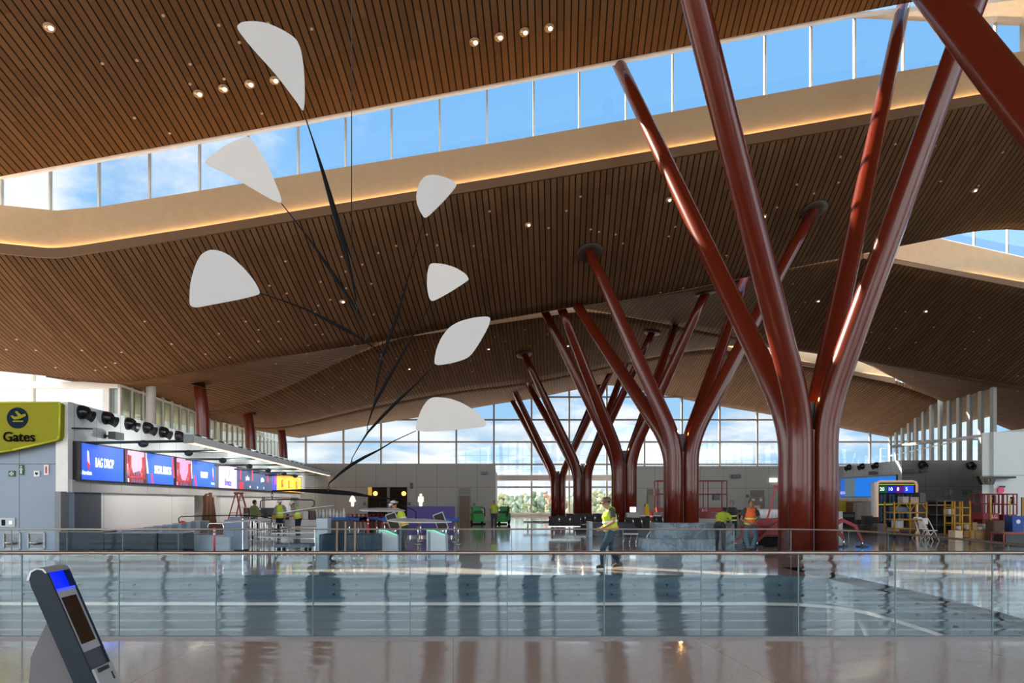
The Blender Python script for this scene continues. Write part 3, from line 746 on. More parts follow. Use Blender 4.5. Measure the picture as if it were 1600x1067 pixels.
for a, b, d in (((549,388),(550,412),12.8),((557,470),(558,485),12.85),((574,517),(571,532),12.95),((596,552),(597,562),13.05),((585,620),(586,628),13.05),((574,666),(575,676),12.95),((550,716),(549,727),12.85),((514,755),(513,768),12.85),((425,767),(425,780),12.9),((407,789),(405,805),12.95),((491,789),(488,792),12.8)): chain(a, b, d)
MB().tube([P(549.5, 388, 12.8), Vector((P(549.5, 388, 12.8).x, 12.8, 22))], .008, 6).build('suspension_cable', BLACK, mob)

# ---------------------------------------------------------------- blue panelled front wall: gates sign, safety signs, fountains
OLIVE = mat('sign_olive_yellow', C3(138, 138, 14), .6, spec=.2); NAVY = mat('sign_navy', C3(16, 34, 50), .7, spec=.1); SIGNW = mat('sign_white', (.8, .8, .8), .5)
gs = empty('gates_sign', P(30, 700, 24.3), 0, 'big yellow-green sign reading Gates with a departing plane symbol', 'sign')
def rel(o): o.location = Vector(o.location) - Vector(gs.location); return o
gp = [P(-80, 629, 24.1), P(92, 629, 24.1), P(94, 632, 24.1), P(93, 681, 24.1), P(90, 687, 24.1), P(20, 703, 24.1), P(-80, 719, 24.1)]
rel(MB().prism(gp, (0, .3, 0)).build('panel', OLIVE, gs, origin=(0, 0, 0)))
# lighter rim
gb = MB()
for a, b in zip(gp, gp[1:]): gb.tube([a, b], .035, 6)
rel(gb.build('rim', mat('sign_lime_edge', C3(185, 190, 40), .4), gs, origin=(0, 0, 0)))
cc = P(27, 653, 24.08)
rel(MB().tube([cc, cc + Vector((0, .03, 0))], 16.5/F*24.1, 28, smooth=False).build('symbol_disc', NAVY, gs, origin=(0, 0, 0)))
pl = [(17,649),(20,649),(24,651),(29,650),(24,643),(27,642),(34,648),(38,646.5),(41,647),(41,650),(31,654.5),(23,655.5),(20,653)]
rel(MB().prism([P(x-.8, y, 24.05) for x, y in pl], (0, .03, 0)).build('plane_symbol', OLIVE, gs, origin=(0, 0, 0)))
rel(MB().prism([P(20, 657, 24.05), P(36, 657, 24.05), P(36, 659, 24.05), P(20, 659, 24.05)], (0, .03, 0)).build('runway_bar', OLIVE, gs, origin=(0, 0, 0)))
rel(text('lettering', 'Gates', mat('letter_black', (.005, .005, .006), .9, spec=.05), gs, P(29.5, 683, 24.06), 21/F*24.1*1.02, (1, 0, 0), ext=.01, bold=.006))
def wall_sign(px, py, w, h, m, label, mark=None, cat='sign', name='safety_sign', d=24.49, proj=False):
    o = empty(name, P(px, py, d), 0, label, cat)
    W_, H_ = w/F*d, h/F*d
    MB().box((-W_/2, -.03, -H_/2), (W_/2, 0, H_/2)).build('plate', m, o)
    if mark: mark(o, W_, H_)
    return o
GRN = mat('sign_green', C3(20, 95, 60), .5); RDS = mat('sign_red', C3(185, 30, 25), .5)
def cross(o, w, h): MB().box((-w*.12, -.04, -h*.34), (w*.12, -.03, h*.34)).box((-w*.34, -.04, -h*.12), (w*.34, -.03, h*.12)).build('white_cross', SIGNW, o)
wall_sign(19, 740, 9.5, 9, GRN, 'small green square sign with a white cross', cross)
def fig(o, w, h): MB().box((-w*.15, -.04, -h*.38), (w*.15, -.03, h*.2)).ell((0, -.035, h*.32), (w*.16, .005, w*.16)).box((-w*.35, -.04, h*.0), (w*.35, -.03, h*.08)).build('white_figure', SIGNW, o)
wall_sign(34, 734, 7, 16, GRN, 'tall narrow green sign with a white figure', fig)
def heart(o, w, h): MB().prism([(-w*.28, -.04, h*.1), (-w*.14, -.04, h*.24), (0, -.04, h*.14), (w*.14, -.04, h*.24), (w*.28, -.04, h*.1), (0, -.04, -h*.3)], (0, .01, 0)).build('navy_heart', NAVY, o)
wall_sign(58, 740, 9, 9, SIGNW, 'white square sign with a dark heart symbol', heart)
def flame(o, w, h): MB().box((-w*.18, -.04, -h*.35), (w*.18, -.03, h*.15)).prism([(-w*.2, -.04, h*.15), (w*.2, -.04, h*.15), (0, -.04, h*.42)], (0, .01, 0)).build('red_extinguisher_symbol', RDS, o)
wall_sign(73, 734, 7, 16, SIGNW, 'tall narrow white sign with a red extinguisher symbol', flame)
def disp(o, w, h):
    MB().box((-w*.35, -.04, -h*.35), (-w*.12, -.03, h*.3)).build('dark_window', NAVY, o); MB().box((w*.15, -.05, -h*.2), (w*.35, -.03, h*.15)).build('knob_plate', STEEL, o)
wall_sign(12, 816, 24, 14, mat('label_plate', (.5, .55, .58), .4), 'long pale wall plate above the drinking fountains', disp, name='wall_plate', cat='panel')
for k, px in enumerate((19.5, 57.5)):
    o = empty('drinking_fountain', P(px, 845, 24.5), 0, 'square steel drinking fountain in the blue wall, %s' % ('nearer the picture edge' if k == 0 else 'nearer the navy counters'), 'drinking fountain', 'drinking fountains')
    w = .27
    fr = MB()
    for s in (-1, 1): fr.box((s*w-.03, -.05, -w), (s*w+.03, 0, w)); 
    fr.box((-w, -.05, w-.03), (w, 0, w+.03)); fr.box((-w, -.05, -w-.03), (w, 0, -w+.03)); fr.build('frame', mat('fountain_steel', (.22,.24,.25), .4, metal=.6), o)
    MB().box((-w+.03, -.015, -w+.03), (w-.03, 0, w-.03)).build('niche', mat('niche_dark', (.13, .14, .15), .35, metal=.5), o)
    MB().lathe([(.03, -.08), (.14, -.02), (.17, .02), (.15, .02), (.03, -.05)], Matrix.Translation((0, -.12, -.06)), 18).build('bowl', STEEL, o)
    MB().tube([(.08, -.1, -.06), (.08, -.1, .08), (.02, -.12, .10), (-.01, -.12, .07)], .012, 8).build('spout', STEEL, o)

# ---------------------------------------------------------------- check-in wall under the screens
def lwbox(name, px0, px1, z0, z1, m, off=.0, th=.06, parent=None, kind='structure', n=1):
    a = lwp(px0, z0, off); b = lwp(px1, z0, off)
    mb = MB().add([a, b, b+Vector((-th, 0, 0)), a+Vector((-th, 0, 0))] + [Vector((p.x, p.y, z1)) for p in (a, b, b+Vector((-th, 0, 0)), a+Vector((-th, 0, 0)))], [(0,1,2,3),(4,5,6,7),(0,1,5,4),(1,2,6,5),(2,3,7,6),(3,0,4,7)])
    o = mb.build(name, m, parent)
    if kind and not parent: tag(o, kind=kind)
    return o
WW = panel_mat('white_back_panels', (.80, .79, .77), 6, 9); DG = mat('dark_grey_door', (.10, .12, .14), .5)
lwbox('trim_10', 109, 468, 2.02, 2.43, panel_mat('service_strip', (.50, .50, .48), 2.2, 2), .12, .5)
for k, (a, b, m) in enumerate(((97,111,mat('jamb_grey', (.20,.22,.24), .5)),(111,160,DG),(160,305,WW),(305,316,GREYB),(316,345,mat('opening_back', (.16,.16,.15), .7)),(345,410,WW),(410,415,mat('jamb_grey', (.20,.22,.24), .5)),(415,455,WW),(455,468,mat('jamb_grey', (.20,.22,.24), .5)))):
    lwbox('wall_check_in', a, b, 0, 2.03, m, 0 if k not in (3, 4) else -.9, .2)
lwbox('trim_11', 106.5, 116, 2.0, 5.0, WHITE, .03, .4)
# LED screen: one long thing with its pictures as parts
scr = empty('video_wall', lwp(115, 2.4, .3), 0, 'long blue and yellow video screen running above the check-in wall', 'screen')
def prt(o): o.parent = scr; o.location = Vector(o.location) - Vector(scr.location); return o
ZB, ZT = 2.45, 3.68
prt(lwbox('housing', 113.5, 467, ZB-.05, ZT+.05, BLACK, .26, .24, kind=None))
def seg(a, b, col, z0=ZB, z1=ZT, off=.27, nm='screen_panel', s=1.0): return prt(lwbox(nm, a, b, z0, z1, emis('led_%d_%d_%d' % tuple(int(c*255) for c in col), col, s), off, .01, kind=None))
BL = C3(44, 92, 214); 
seg(117, 183, BL); seg(222, 263, BL); seg(294, 329, BL)
def stripe(px, w, col, z0, z1, lean, off=.285):
    a0, a1 = lwp(px, z0, off), lwp(px+w, z0, off); b0, b1 = lwp(px-lean, z1, off), lwp(px-lean+w, z1, off)
    b0.z = b1.z = z1
    return prt(MB().add([a0, a1, b1, b0], [(0,1,2,3)]).build('screen_stripe', emis('led_%d_%d_%d' % tuple(int(c*255) for c in col), col), None))
# bridge pictures between the blue panels : pink sky, red bridge cables and deck
def bridge(a, b, sky_c):
    seg(a, b, sky_c, off=.272, nm='bridge_picture')
    m = MB(); n = 9
    for k in range(n+1):
        t = k/n; px = a + (b-a)*t; h = ZB+.12+ (ZT-ZB)*.75*(2*t-1)**2
        p = lwp(px, ZB+.2, .29); q = Vector((p.x, p.y, h)); m.tube([p, q], .02, 4)
    top = [Vector((lwp(a+(b-a)*k/12, 0, .29).x, lwp(a+(b-a)*k/12, 0, .29).y, ZB+.12+(ZT-ZB)*.75*(2*k/12-1)**2)) for k in range(13)]
    m.tube(top, .035, 4); m.tube([lwp(a, ZB+.2, .29), lwp(b, ZB+.2, .29)], .05, 4)
    for px in (a+(b-a)*.1, a+(b-a)*.9): p = lwp(px, ZB, .29); m.tube([p, Vector((p.x, p.y, ZT-.2))], .06, 4)
    prt(m.build('bridge_drawing', emis('led_bridge', C3(150, 60, 66)), None))
    for px in range(int(a)+4, int(b)-3, 3):
        hh = .15 + .35*((px*37) % 11)/11
        prt(lwbox('skyline_block', px, px+2.2, ZB, ZB+hh, emis('led_sky_dk', C3(70, 60, 90)), .292, .004, kind=None))
bridge(190, 216, C3(226, 150, 170)); bridge(268, 289, C3(205, 130, 165))
for px, col, z0, z1, ln in ((185,C3(60,62,80),ZB,ZT,0),(187,C3(215,60,70),ZB+.35,ZT,2),(191,C3(225,225,230),ZB,ZB+.7,3),(217,C3(60,62,80),ZB,ZT,0),(220,C3(225,225,230),ZB+.4,ZT,3),(228,C3(215,60,80),ZB,ZB+.4,2),(262,C3(215,60,70),ZB+.3,ZT,3),(271,C3(225,225,230),ZB,ZB+.7,3),(289,C3(70,70,90),ZB,ZT,0),(291,C3(225,225,230),ZB+.35,ZT-.05,2),(297,C3(225,60,90),ZB,ZB+.5,2)):
    stripe(px, 4 if col[0] < .1 else 2.6, col, z0, z1, ln)
seg(329, 335, C3(78, 92, 100)); seg(335, 363.5, C3(222, 196, 232)); seg(363.5, 366, C3(70,70,110)); seg(366, 420, C3(62, 76, 108)); seg(420, 427, C3(60, 66, 170)); seg(427.5, 466, C3(240, 178, 66))
LT = emis('led_text_white', (.85, .88, 1), 1)
def wtext(s, px, z, h, m=LT, sx=1.0, nm='lettering', up=(0, 0, 1)):
    o = text(nm, s, m, scr, lwp(px, z, .30), h, AX if up == (0, 0, 1) else Vector((0, 0, 1)), up=Vector((0, 0, 1)) if up == (0, 0, 1) else -AX, sx=sx, ext=.003, bold=.01)
    o.location = Vector(o.location) - Vector(scr.location); return o
wtext('BAG DROP', 152, 3.05, .46, sx=.62); wtext('SPECIAL SERVICES', 245, 3.03, .46, sx=.50); wtext('PRIORITY', 311, 3.02, .42, sx=.6)
wtext('American', 123.5, 2.68, .19, sx=.9); wtext('American', 324.5, 2.64, .16, sx=.8)
def tailfin(px):
    a = lwp(px, 3.0, .30)
    for dz, col in ((0, C3(215, 50, 60)), (.18, C3(225, 230, 240))):
        m = MB().prism([a + AX*.0 + Vector((0,0,-.1+dz)), a + AX*.16 + Vector((0,0,-.22+dz)), a + AX*.10 + Vector((0,0,.22+dz)), a + AX*.0 + Vector((0,0,.28+dz))], (.006, 0, 0))
        prt(m.build('tail_emblem', emis('led_tail_%d' % int(dz*100), col), None))
tailfin(124); tailfin(324)
wtext('Breeze', 349, 2.75, .50, emis('led_breeze', C3(62, 66, 205)), sx=.85)
stripe(350, .6, C3(90, 80, 140), 3.05, 3.5, -2, .285)
wtext('jetBlue', 380, 3.12, .34, sx=.8); wtext('jetBlue', 404, 3.12, .34, sx=.8)
for px in (368.5, 387, 411.5): stripe(px, 2.0, C3(205, 55, 80), 3.0, ZT, 0)
stripe(424, 1.6, C3(220, 60, 90), 2.9, ZT-.1, 0)
seg(368, 373.5, C3(225, 45, 60), ZB, 2.85, .285, 'red_tile')
for px in (384, 396, 406): wtext('jet', px, 2.62, .18)
for px in (435, 446, 458): wtext('spirit', px, 3.02, .80, emis('led_black', C3(40, 30, 20)), sx=.34, up=(1, 0, 0))

# round air nozzles along the top of the wall
def nozzle(p, nrm, label, grp, r=.22, col=None):
    o = empty('air_nozzle', p, 0, label, 'air nozzle', grp)
    q = Vector(nrm).to_track_quat('Z', 'Y').to_matrix().to_4x4()
    dk = mat('nozzle_black', (.03, .03, .035), .18, metal=.6)
    MB().lathe([(r*.98, 0), (r, .04), (r*.95, .12), (r*.8, .24), (r*.6, .30)], q, 20).build('housing', dk, o)
    MB().lathe([(r*.62, .20), (r*.74, .42), (r*.80, .45), (r*.66, .45), (r*.4, .30), (.02, .28)], q @ Matrix.Rotation(.35, 4, 'X'), 20).build('jet_cone', BLACK, o)
    return o
WN = Vector((1, .08, 0)).normalized(); NG = 'air nozzles along the check-in wall'
names = ['first', 'second', 'third', 'fourth', 'fifth', 'sixth', 'seventh', 'eighth', 'ninth']
for k, (px, py) in enumerate(((127,644),(165,653),(200,662),(228,668.5),(253,675),(277,681),(312,690),(329,694),(345,698))):
    d = LWd(px); p = lwp(px, zp(py, d), 0)
    nozzle(p, WN, 'round black air nozzle high on the check-in wall, %s from the gates sign' % names[k], NG, .25)
def camera_fix(p, nrm, label, s=1.0):
    o = empty('security_camera', p, 0, label, 'camera'); q = Vector(nrm).to_track_quat('Z', 'X').to_matrix().to_4x4()
    MB().lathe([(.05*s, 0), (.05*s, .03), (.02*s, .04), (.02*s, .22*s)], q, 10).build('bracket', BLACK, o)
    MB().box((-.08*s, -.22*s, .18*s), (.08*s, .22*s, .34*s), q).build('body', mat('camera_green_grey', (.08, .11, .10), .4), o)
    return o
camera_fix(lwp(165, zp(681, LWd(165))), WN, 'dark boxy camera on the check-in wall below the second nozzle', 1.6)
MB_ = MB().tube([lwp(112, zp(669, LWd(112)), .06), lwp(143, zp(669, LWd(143))-.02, .06)], .03, 6).build('wall_bracket', BLACK); tag(MB_, 'short dark bracket under the first air nozzle', 'bracket')
# light truss over the counters and its rods
tr = empty('lighting_truss', P(295, 686, 28), 0, 'long white lighting beam carried on rods out from the check-in wall', 'light truss')
pa, pb = P(295, 687, 28), P(515, 744, 64); u = (pb-pa).normalized(); ang = math.atan2(u.y, u.x)
Lb = math.hypot(pb.x-pa.x, pb.y-pa.y)
MB().box((0, -.16, -.12), (Lb, .16, .16), rotz(ang)).build('beam', WHITE, tr)
MB().box((0, -.10, -.15), (Lb, .10, -.12), rotz(ang)).build('light_strip', emis('truss_light', (1, .75, .55), 1.6), tr)
MB().box((-.05, -.18, -.16), (.0, .18, .18), rotz(ang)).build('end_cap', mat('end_cap_grey', (.2, .22, .22), .4), tr)
for k in range(22):
    t = 1 + k*(Lb-2)/22
    if k % 3 == 0:
        sl = bpy.data.lights.new('truss_spot', 'SPOT'); sl.energy = 300; sl.spot_size = 2.4; sl.spot_blend = .8; sl.shadow_soft_size = .12; sl.color = (1, .95, .88)
        so = bpy.data.objects.new('truss_spot', sl); COL.objects.link(so); so.parent = tr; so.location = Vector((math.cos(ang)*t-.1, math.sin(ang)*t, -.25)); so.rotation_euler = Vector((1, 0, .25)).to_track_quat('Z', 'Y').to_euler()
    o = MB().ell((t, 0, .2), (.28, .14, .06), 10, 5, M=None).build('fixture', mat('fixture_dark', (.03, .06, .055), .5), tr); o.rotation_euler[2] = ang
for k, (px0, py0, t) in enumerate(((135,692,.02),(216,706,.17),(275,718,.33),(320,727,.5),(350,733,.66),(378,738,.82),(398,742,.95))):
    d = LWd(px0); a = lwp(px0, zp(py0, d), 0); b = pa.lerp(pb, t); MB().tube([a - tr.location, b - tr.location + Vector((0, 0, .02))], .05, 8).build('support_rod', mat('rod_green_black', (.02, .04, .04), .4), tr)
    m = a.lerp(b, .5); MB().ell(m - Vector(tr.location) + Vector((0, 0, -.06)), (.2, .14, .14), 10, 6).build('junction_can', mat('rod_green_black', (.02, .04, .04), .4), tr)

# ---------------------------------------------------------------- back walls: restroom portal, figures, doors
BW = 63.58
o = empty('restroom_entrance', P(605, 816, BW), 0, 'dark restroom entrance with two round yellow lamps', 'entrance')
def bx(px0, px1, py0, py1, m, nm, d0=BW-.05, d1_=BW+.0, par=None, glow=None):
    a = P(px0, py1, d0); b = P(px1, py0, d0); q = MB().box((a.x, d0, a.z), (b.x, d1_, b.z))
    t = q.build(nm, m, par)
    if par: t.location = -Vector(par.location)
    return t
bx(575, 636, 761, 815, mat('portal_dark', (.022, .015, .009), .85, spec=.05), 'dark_opening', par=o)  # flat dark sheet on the wall, painting the shade inside the opening
bx(575, 581, 761, 774, mat('portal_amber', (.55, .36, .06), .5, emit=(.8, .45, .05), es=.4), 'amber_side', BW-.1, BW-.05, par=o)
bx(604.5, 609, 761, 815, mat('portal_post', (.14, .11, .08), .5), 'middle_post', BW-.12, BW-.05, par=o)
for px in (586.5, 631):
    c = P(px, 771, BW-.3) - Vector(o.location); MB().ell(c, (.2, .1, .2), 16, 10).build('round_lamp', mat('lamp_yellow', (1, .75, .25), .5, emit=(1, .62, .16), es=1.6), o)
for woman, px in ((True, 551), (False, 657.5)):
    o = empty('restroom_figure', P(px, 791, BW+.03), 0, 'glowing white %s symbol on the restroom wall' % ('woman' if woman else 'man'), 'sign')
    g = mat('figure_glow', (1, .85, .72), .5, emit=(1, .78, .62), es=1.2); s = 1.12/1.12
    MB().ell((0, -.03, .98), (.12, .04, .12), 14, 8).build('head', g, o)
    if woman: q = MB().prism([(-.14,-.06,.84),(.14,-.06,.84),(.30,-.06,.42),(.13,-.06,.38),(.11,-.06,0),(-.11,-.06,0),(-.13,-.06,.38),(-.30,-.06,.42)], (0,.05,0))
    else: q = MB().prism([(-.22,-.06,.84),(.22,-.06,.84),(.26,-.06,.40),(.15,-.06,.38),(.12,-.06,0),(-.12,-.06,0),(-.15,-.06,.38),(-.26,-.06,.40)], (0,.05,0))
    q.build('body', g, o)
def small_box(px, py, w, h, d, m, name, label, cat):
    a = P(px-w/2, py+h/2, d); b = P(px+w/2, py-h/2, d); o = MB().rbox((a.x, d-.12, a.z), (b.x, d, b.z), .01).build(name, m); return tag(o, label, cat)
small_box(643, 759, 4.5, 9, BW, BLACK, 'wall_lamp', 'dark upright wall lamp beside the restroom entrance', 'lamp')
small_box(569.5, 787, 3, 5, BW, DG, 'wall_plaque', 'small dark plaque between the woman symbol and the entrance', 'plaque')
small_box(640, 787, 3, 5, BW, DG, 'wall_plaque', 'small dark plaque between the entrance and the man symbol', 'plaque')
def door(n, px, top, w, d, m, frame_top):
    x = X(px, d); h = zp(top, d); W_ = w/F*d/2
    o = tag(MB().box((x-W_, d-.06, 0), (x+W_, d-.01, h)).build('door_%d' % n, m), kind='structure')
    f = MB()
    for s in (-1, 1): f.box((x+s*(W_+.05)-.05, d-.1, 0), (x+s*(W_+.05)+.05, d-.01, h+.08))
    f.box((x-W_, d-.1, h), (x+W_, d-.01, h+.08)); f.build('door_frame', mat('frame_grey', (.20, .19, .17), .5), o)
    MB().box((x-W_-.08, d-.04, h+.1), (x+W_+.08, d-.01, zp(frame_top, d))).build('transom_panel', mat('frame_grey', (.20, .19, .17), .5), o)
    MB().tube([(x+W_-.12, d-.1, 1.0), (x+W_-.02, d-.1, 1.0)], .02, 6).build('door_handle', STEEL, o)
    return o
door(1, 726, 775, 16, BW, mat('walnut_door', (.12, .08, .05), .5), 762)
RW = 67.98
door(2, 1021, 775, 17, RW, mat('olive_door', (.30, .29, .23), .5), 764)
door(3, 1183, 779, 19, RW, mat('taupe_door', (.22, .21, .18), .5), 766)
for px, py, w, h, c in ((1177,780,5,5,(.8,.8,.75)),(1189,780,4,6,(.8,.8,.75)),(1183,792.5,9,6,(.8,.45,.42))):
    a = P(px-w/2, py+h/2, RW-.1); b = P(px+w/2, py-h/2, RW-.1)
    tag(MB().box((a.x, RW-.09, a.z), (b.x, RW-.07, b.z)).build('paper_notice', mat('notice_%d' % int(c[1]*100), c, .7)), {5: 'white paper taped on the taupe door, beside the hinge', 4: 'white paper taped on the taupe door, beside the handle', 9: 'pink paper notice in the middle of the taupe door'}[w], 'notice')
small_box(1168, 775, 4, 4, RW, DG, 'wall_plaque', 'small dark plaque beside the taupe door', 'plaque')
small_box(1008, 789.5, 3.5, 4, RW, DG, 'wall_plaque', 'small dark plaque beside the olive door', 'plaque')
small_box(741, 788, 3.5, 4, BW, DG, 'wall_plaque', 'small dark plaque beside the walnut door', 'plaque')
camera_fix(P(757, 739, BW), (0, -1, 0), 'security camera on the grey wall above the green machines', 1.4)
camera_fix(P(1148, 744, RW), (0, -1, 0), 'pale camera high on the light grey wall', 1.8)
# letter at the end of the left block
text_o = text('zone_letter', 'A', mat('letter_pale', (.75, .77, .75), .5), None, P(757.5, 740, BW-.03), .01, (1, 0, 0)); bpy.data.objects.remove(text_o)
# ---------------------------------------------------------------- people
SKIN = mat('skin', (.30, .16, .10), .6); DENIM = mat('denim', (.014, .032, .055), .9, spec=.1); HIVIS = mat('hi_vis_yellow', (.42, .60, .03), .75)
ORANGE = mat('hi_vis_orange', (.75, .14, .03), .75); DARKC = mat('dark_cloth', (.02, .02, .024), .9); BOOT = mat('boot_leather', (.045, .03, .02), .7)
GREYC = mat('grey_cloth', (.22, .23, .25), .9); TEE = mat('dark_shirt', (.05, .045, .045), .9); REFL = mat('reflective_tape', (.62, .64, .62), .4)
HATW = mat('white_helmet', (.60, .60, .58), .35); HATB = mat('brown_helmet', (.12, .07, .045), .4); HAIR = mat('dark_hair', (.012, .009, .008), .8)
def remesh(o, vx=.014, sm=3):
    m = o.modifiers.new('skin', 'REMESH'); m.mode = 'VOXEL'; m.voxel_size = vx; m.use_smooth_shade = True
    s = o.modifiers.new('smooth', 'SMOOTH'); s.factor = .5; s.iterations = sm; return o
def V(*a): return Vector(a)
STAND = dict(pel=V(0,0,.95), chest=V(0,.02,1.32), neck=V(0,.0,1.50), head=V(0,.03,1.64), look=V(0,1,-.05),
    shL=V(-.19,0,1.43), elL=V(-.25,-.03,1.15), haL=V(-.24,.08,.90), shR=V(.19,0,1.43), elR=V(.25,-.03,1.15), haR=V(.24,.08,.90),
    hipL=V(-.10,0,.92), knL=V(-.11,.03,.50), anL=V(-.12,0,.09), hipR=V(.10,0,.92), knR=V(.11,.03,.50), anR=V(.12,0,.09), toeL=None, toeR=None)
def person(loc, rz, pose, label, top='vest', vest=HIVIS, shirt=TEE, pants=DENIM, hat=None, hair=HAIR, vx=.015, s=1.0, curl=.6):
    p = dict(STAND); p.update(pose)
    root = empty('person', loc, rz, label, 'person'); root.scale = (s, s, s)
    b = MB()
    T = lambda pts, rs, n=10: b.tube(pts, rs, n)
    # torso
    T([p['pel'] + V(0,0,-.06), p['pel'], p['pel'].lerp(p['chest'], .5), p['chest'], p['neck'].lerp(p['chest'], .45)], [.12, .15, .135, .155, .12])
    for a, c in (('shL', 'shR'),): T([p[a], p[a].lerp(p[c], .5) + V(0,0,.02), p[c]], [.065, .085, .065])
    T([p['chest'].lerp(p['neck'], .5), p['neck'], p['head'] + V(0,0,-.06)], [.09, .058, .055])
    lk = p['look'].normalized(); q = lk.to_track_quat('Y', 'Z').to_matrix()
    H = p['head']; R4 = q.to_4x4()
    b.ell(H + q @ V(0,-.01,.03), (.078, .098, .105), 16, 12, R4); b.ell(H + q @ V(0,.025,-.06), (.055, .068, .062), 12, 10, R4)
    b.ell(H + q @ V(0,.10,-.012), (.013, .024, .022), 8, 6, R4)                       # nose
    b.ell(H + q @ V(0,.082,-.055), (.026, .016, .012), 8, 6, R4)                      # lips
    for sx in (-1, 1): b.ell(H + q @ V(sx*.08, -.005, 0), (.012, .022, .032), 8, 6, R4)
    for k in 'LR':
        sh, el, ha = p['sh'+k], p['el'+k], p['ha'+k]
        T([sh, sh.lerp(el, .5), el, el.lerp(ha, .4), ha], [.058, .050, .040, .038, .027])
        d = (ha-el).normalized(); side = V(1 if k == 'L' else -1, 0, 0); side = (side - d*side.dot(d)).normalized(); nn = d.cross(side)*(1 if k == 'L' else -1)
        pc = ha + d*.05; T([ha, ha + d*.045, ha + d*.085], [.030, .040, .036])
        for i, (off, ln) in enumerate(((-.030,.068),(-.010,.078),(.011,.074),(.030,.058))):
            f0 = ha + d*.08 + nn*off; f1 = f0 + d*ln*.5 + side*ln*.15*curl; f2 = f1 + d*ln*.3 + side*ln*.5*curl; T([f0, f1, f2], [.0105, .0095, .008], 7)
        t0 = ha + d*.035 - nn*.030; T([t0, t0 - nn*.022 + d*.03 + side*.015, t0 - nn*.024 + d*.06 + side*.03], [.013, .011, .009], 7)
        hp, kn, an = p['hip'+k], p['kn'+k], p['an'+k]
        T([hp, hp.lerp(kn, .5), kn, kn.lerp(an, .35), an], [.085, .072, .052, .052, .034])
        toe = p['toe'+k] or (an + V(0, .16, -.055)); T([an + (an-toe).normalized()*.05 + V(0,0,-.03), an.lerp(toe, .5), toe], [.034, .036, .028])
    body = remesh(b.build('body', SKIN, root), vx)
    # eyes
    for sx in (-1, 1):
        e = MB().ell(H + q @ V(sx*.031, .083, .012), (.012, .008, .008), 8, 6, R4); e.build('eye', mat('eye_white', (.7,.7,.68), .3), root)
    # trousers, boots
    b = MB(); T = lambda pts, rs, n=12: b.tube(pts, rs, n)
    T([p['pel'] + V(0,0,-.08), p['pel'] + V(0,0,.08)], [.150, .158])
    for k in 'LR':
        hp, kn, an = p['hip'+k], p['kn'+k], p['an'+k]; T([hp + V(0,0,.03), hp.lerp(kn, .4), kn, kn.lerp(an, .4), an.lerp(kn, .04)], [.105, .098, .078, .076, .066])
    remesh(b.build('trousers', pants, root), .018)
    for k in 'LR':
        an = p['an'+k]; kn = p['kn'+k]; toe = p['toe'+k] or (an + V(0, .17, -.05)); b = MB()
        b.tube([an.lerp(kn, .2), an, an + V(0,0,-.03)], [.058, .056, .052], 10); f = (toe-an); h = (an-toe); h.z = 0; h = h.normalized() if h.length > 0 else V(0,-1,0)
        b.tube([an + h*.05 + V(0,0,-.045), an.lerp(toe, .5) + V(0,0,-.012), toe + V(0,0,.0)], [.042, .047, .038], 10); remesh(b.build('boot', BOOT, root), .016)
    # shirt with sleeves
    b = MB(); T([p['pel'] + V(0,0,.02), p['pel'].lerp(p['chest'], .5), p['chest'], p['chest'].lerp(p['neck'], .55)], [.165, .155, .175, .125])
    T([p['shL'], p['shL'].lerp(p['shR'], .5) + V(0,0,.02), p['shR']], [.078, .098, .078])
    sl = .98 if top == 'long' else .55
    for k in 'LR':
        sh, el, ha = p['sh'+k], p['el'+k], p['ha'+k]
        pts = [sh, sh.lerp(el, .6 if sl < .9 else .5)] + ([el, el.lerp(ha, .88)] if sl > .9 else []); T(pts, [.075, .068] + ([.056, .042] if sl > .9 else []))
    remesh(b.build('shirt', shirt if top != 'tee' else vest, root), .018)
    if top in ('vest', 'long'):
        b = MB(); T([p['pel'] + V(0,0,.0), p['pel'].lerp(p['chest'], .5), p['chest'], p['chest'].lerp(p['neck'], .62)], [.185, .172, .190, .125])
        T([p['shL'].lerp(p['shR'], .12), p['shL'].lerp(p['shR'], .5) + V(0,0,.02), p['shR'].lerp(p['shL'], .12)], [.086, .104, .086])
        ve = remesh(b.build('vest', vest, root), .018)
        up = (p['chest'] - p['pel']).normalized()
        for c, r in ((p['pel'] + up*.06, .194), (p['pel'].lerp(p['chest'], .62), .190)):
            m = MB(); M = Matrix.Translation(c) @ up.to_track_quat('Z', 'Y').to_matrix().to_4x4(); m.lathe([(r, -.025), (r+.004, 0), (r, .025)], M, 24); m.f = m.f[:-2]; m.sm = m.sm[:-2]; m.build('tape_band', REFL if vest is HIVIS and c.z > 1.1 else mat('orange_tape', (.75,.25,.05), .5) if vest is HIVIS else mat('lime_tape', (.6,.75,.1), .5), ve)
    # hair / helmet
    M = Matrix.Translation(H + q @ V(0,-.012,.045)) @ R4
    if hat:
        m = MB(); m.lathe([(.155, -.006), (.118, .004), (.116, .03), (.10, .075), (.06, .108), (.002, .118)], M @ Matrix.Diagonal((.93, 1.12, 1, 1)), 22)
        m.prism([M @ V(-.08,.10,-.006), M @ V(.08,.10,-.006), M @ V(.05,.185,-.018), M @ V(-.05,.185,-.018)], V(0,0,.008)); m.build('hard_hat', hat, root)
    m = MB(); m.ell(H + q @ V(0,-.028,.035), (.085, .092, .105 if not hat else .07), 14, 10, R4); remesh(m.build('hair', hair, root), .014)
    return root
def at(px, foot): d = EYE*F/(foot-HY); return Vector((X(px, d), d, 0))
LEFT = math.pi/2      # facing the picture's left edge
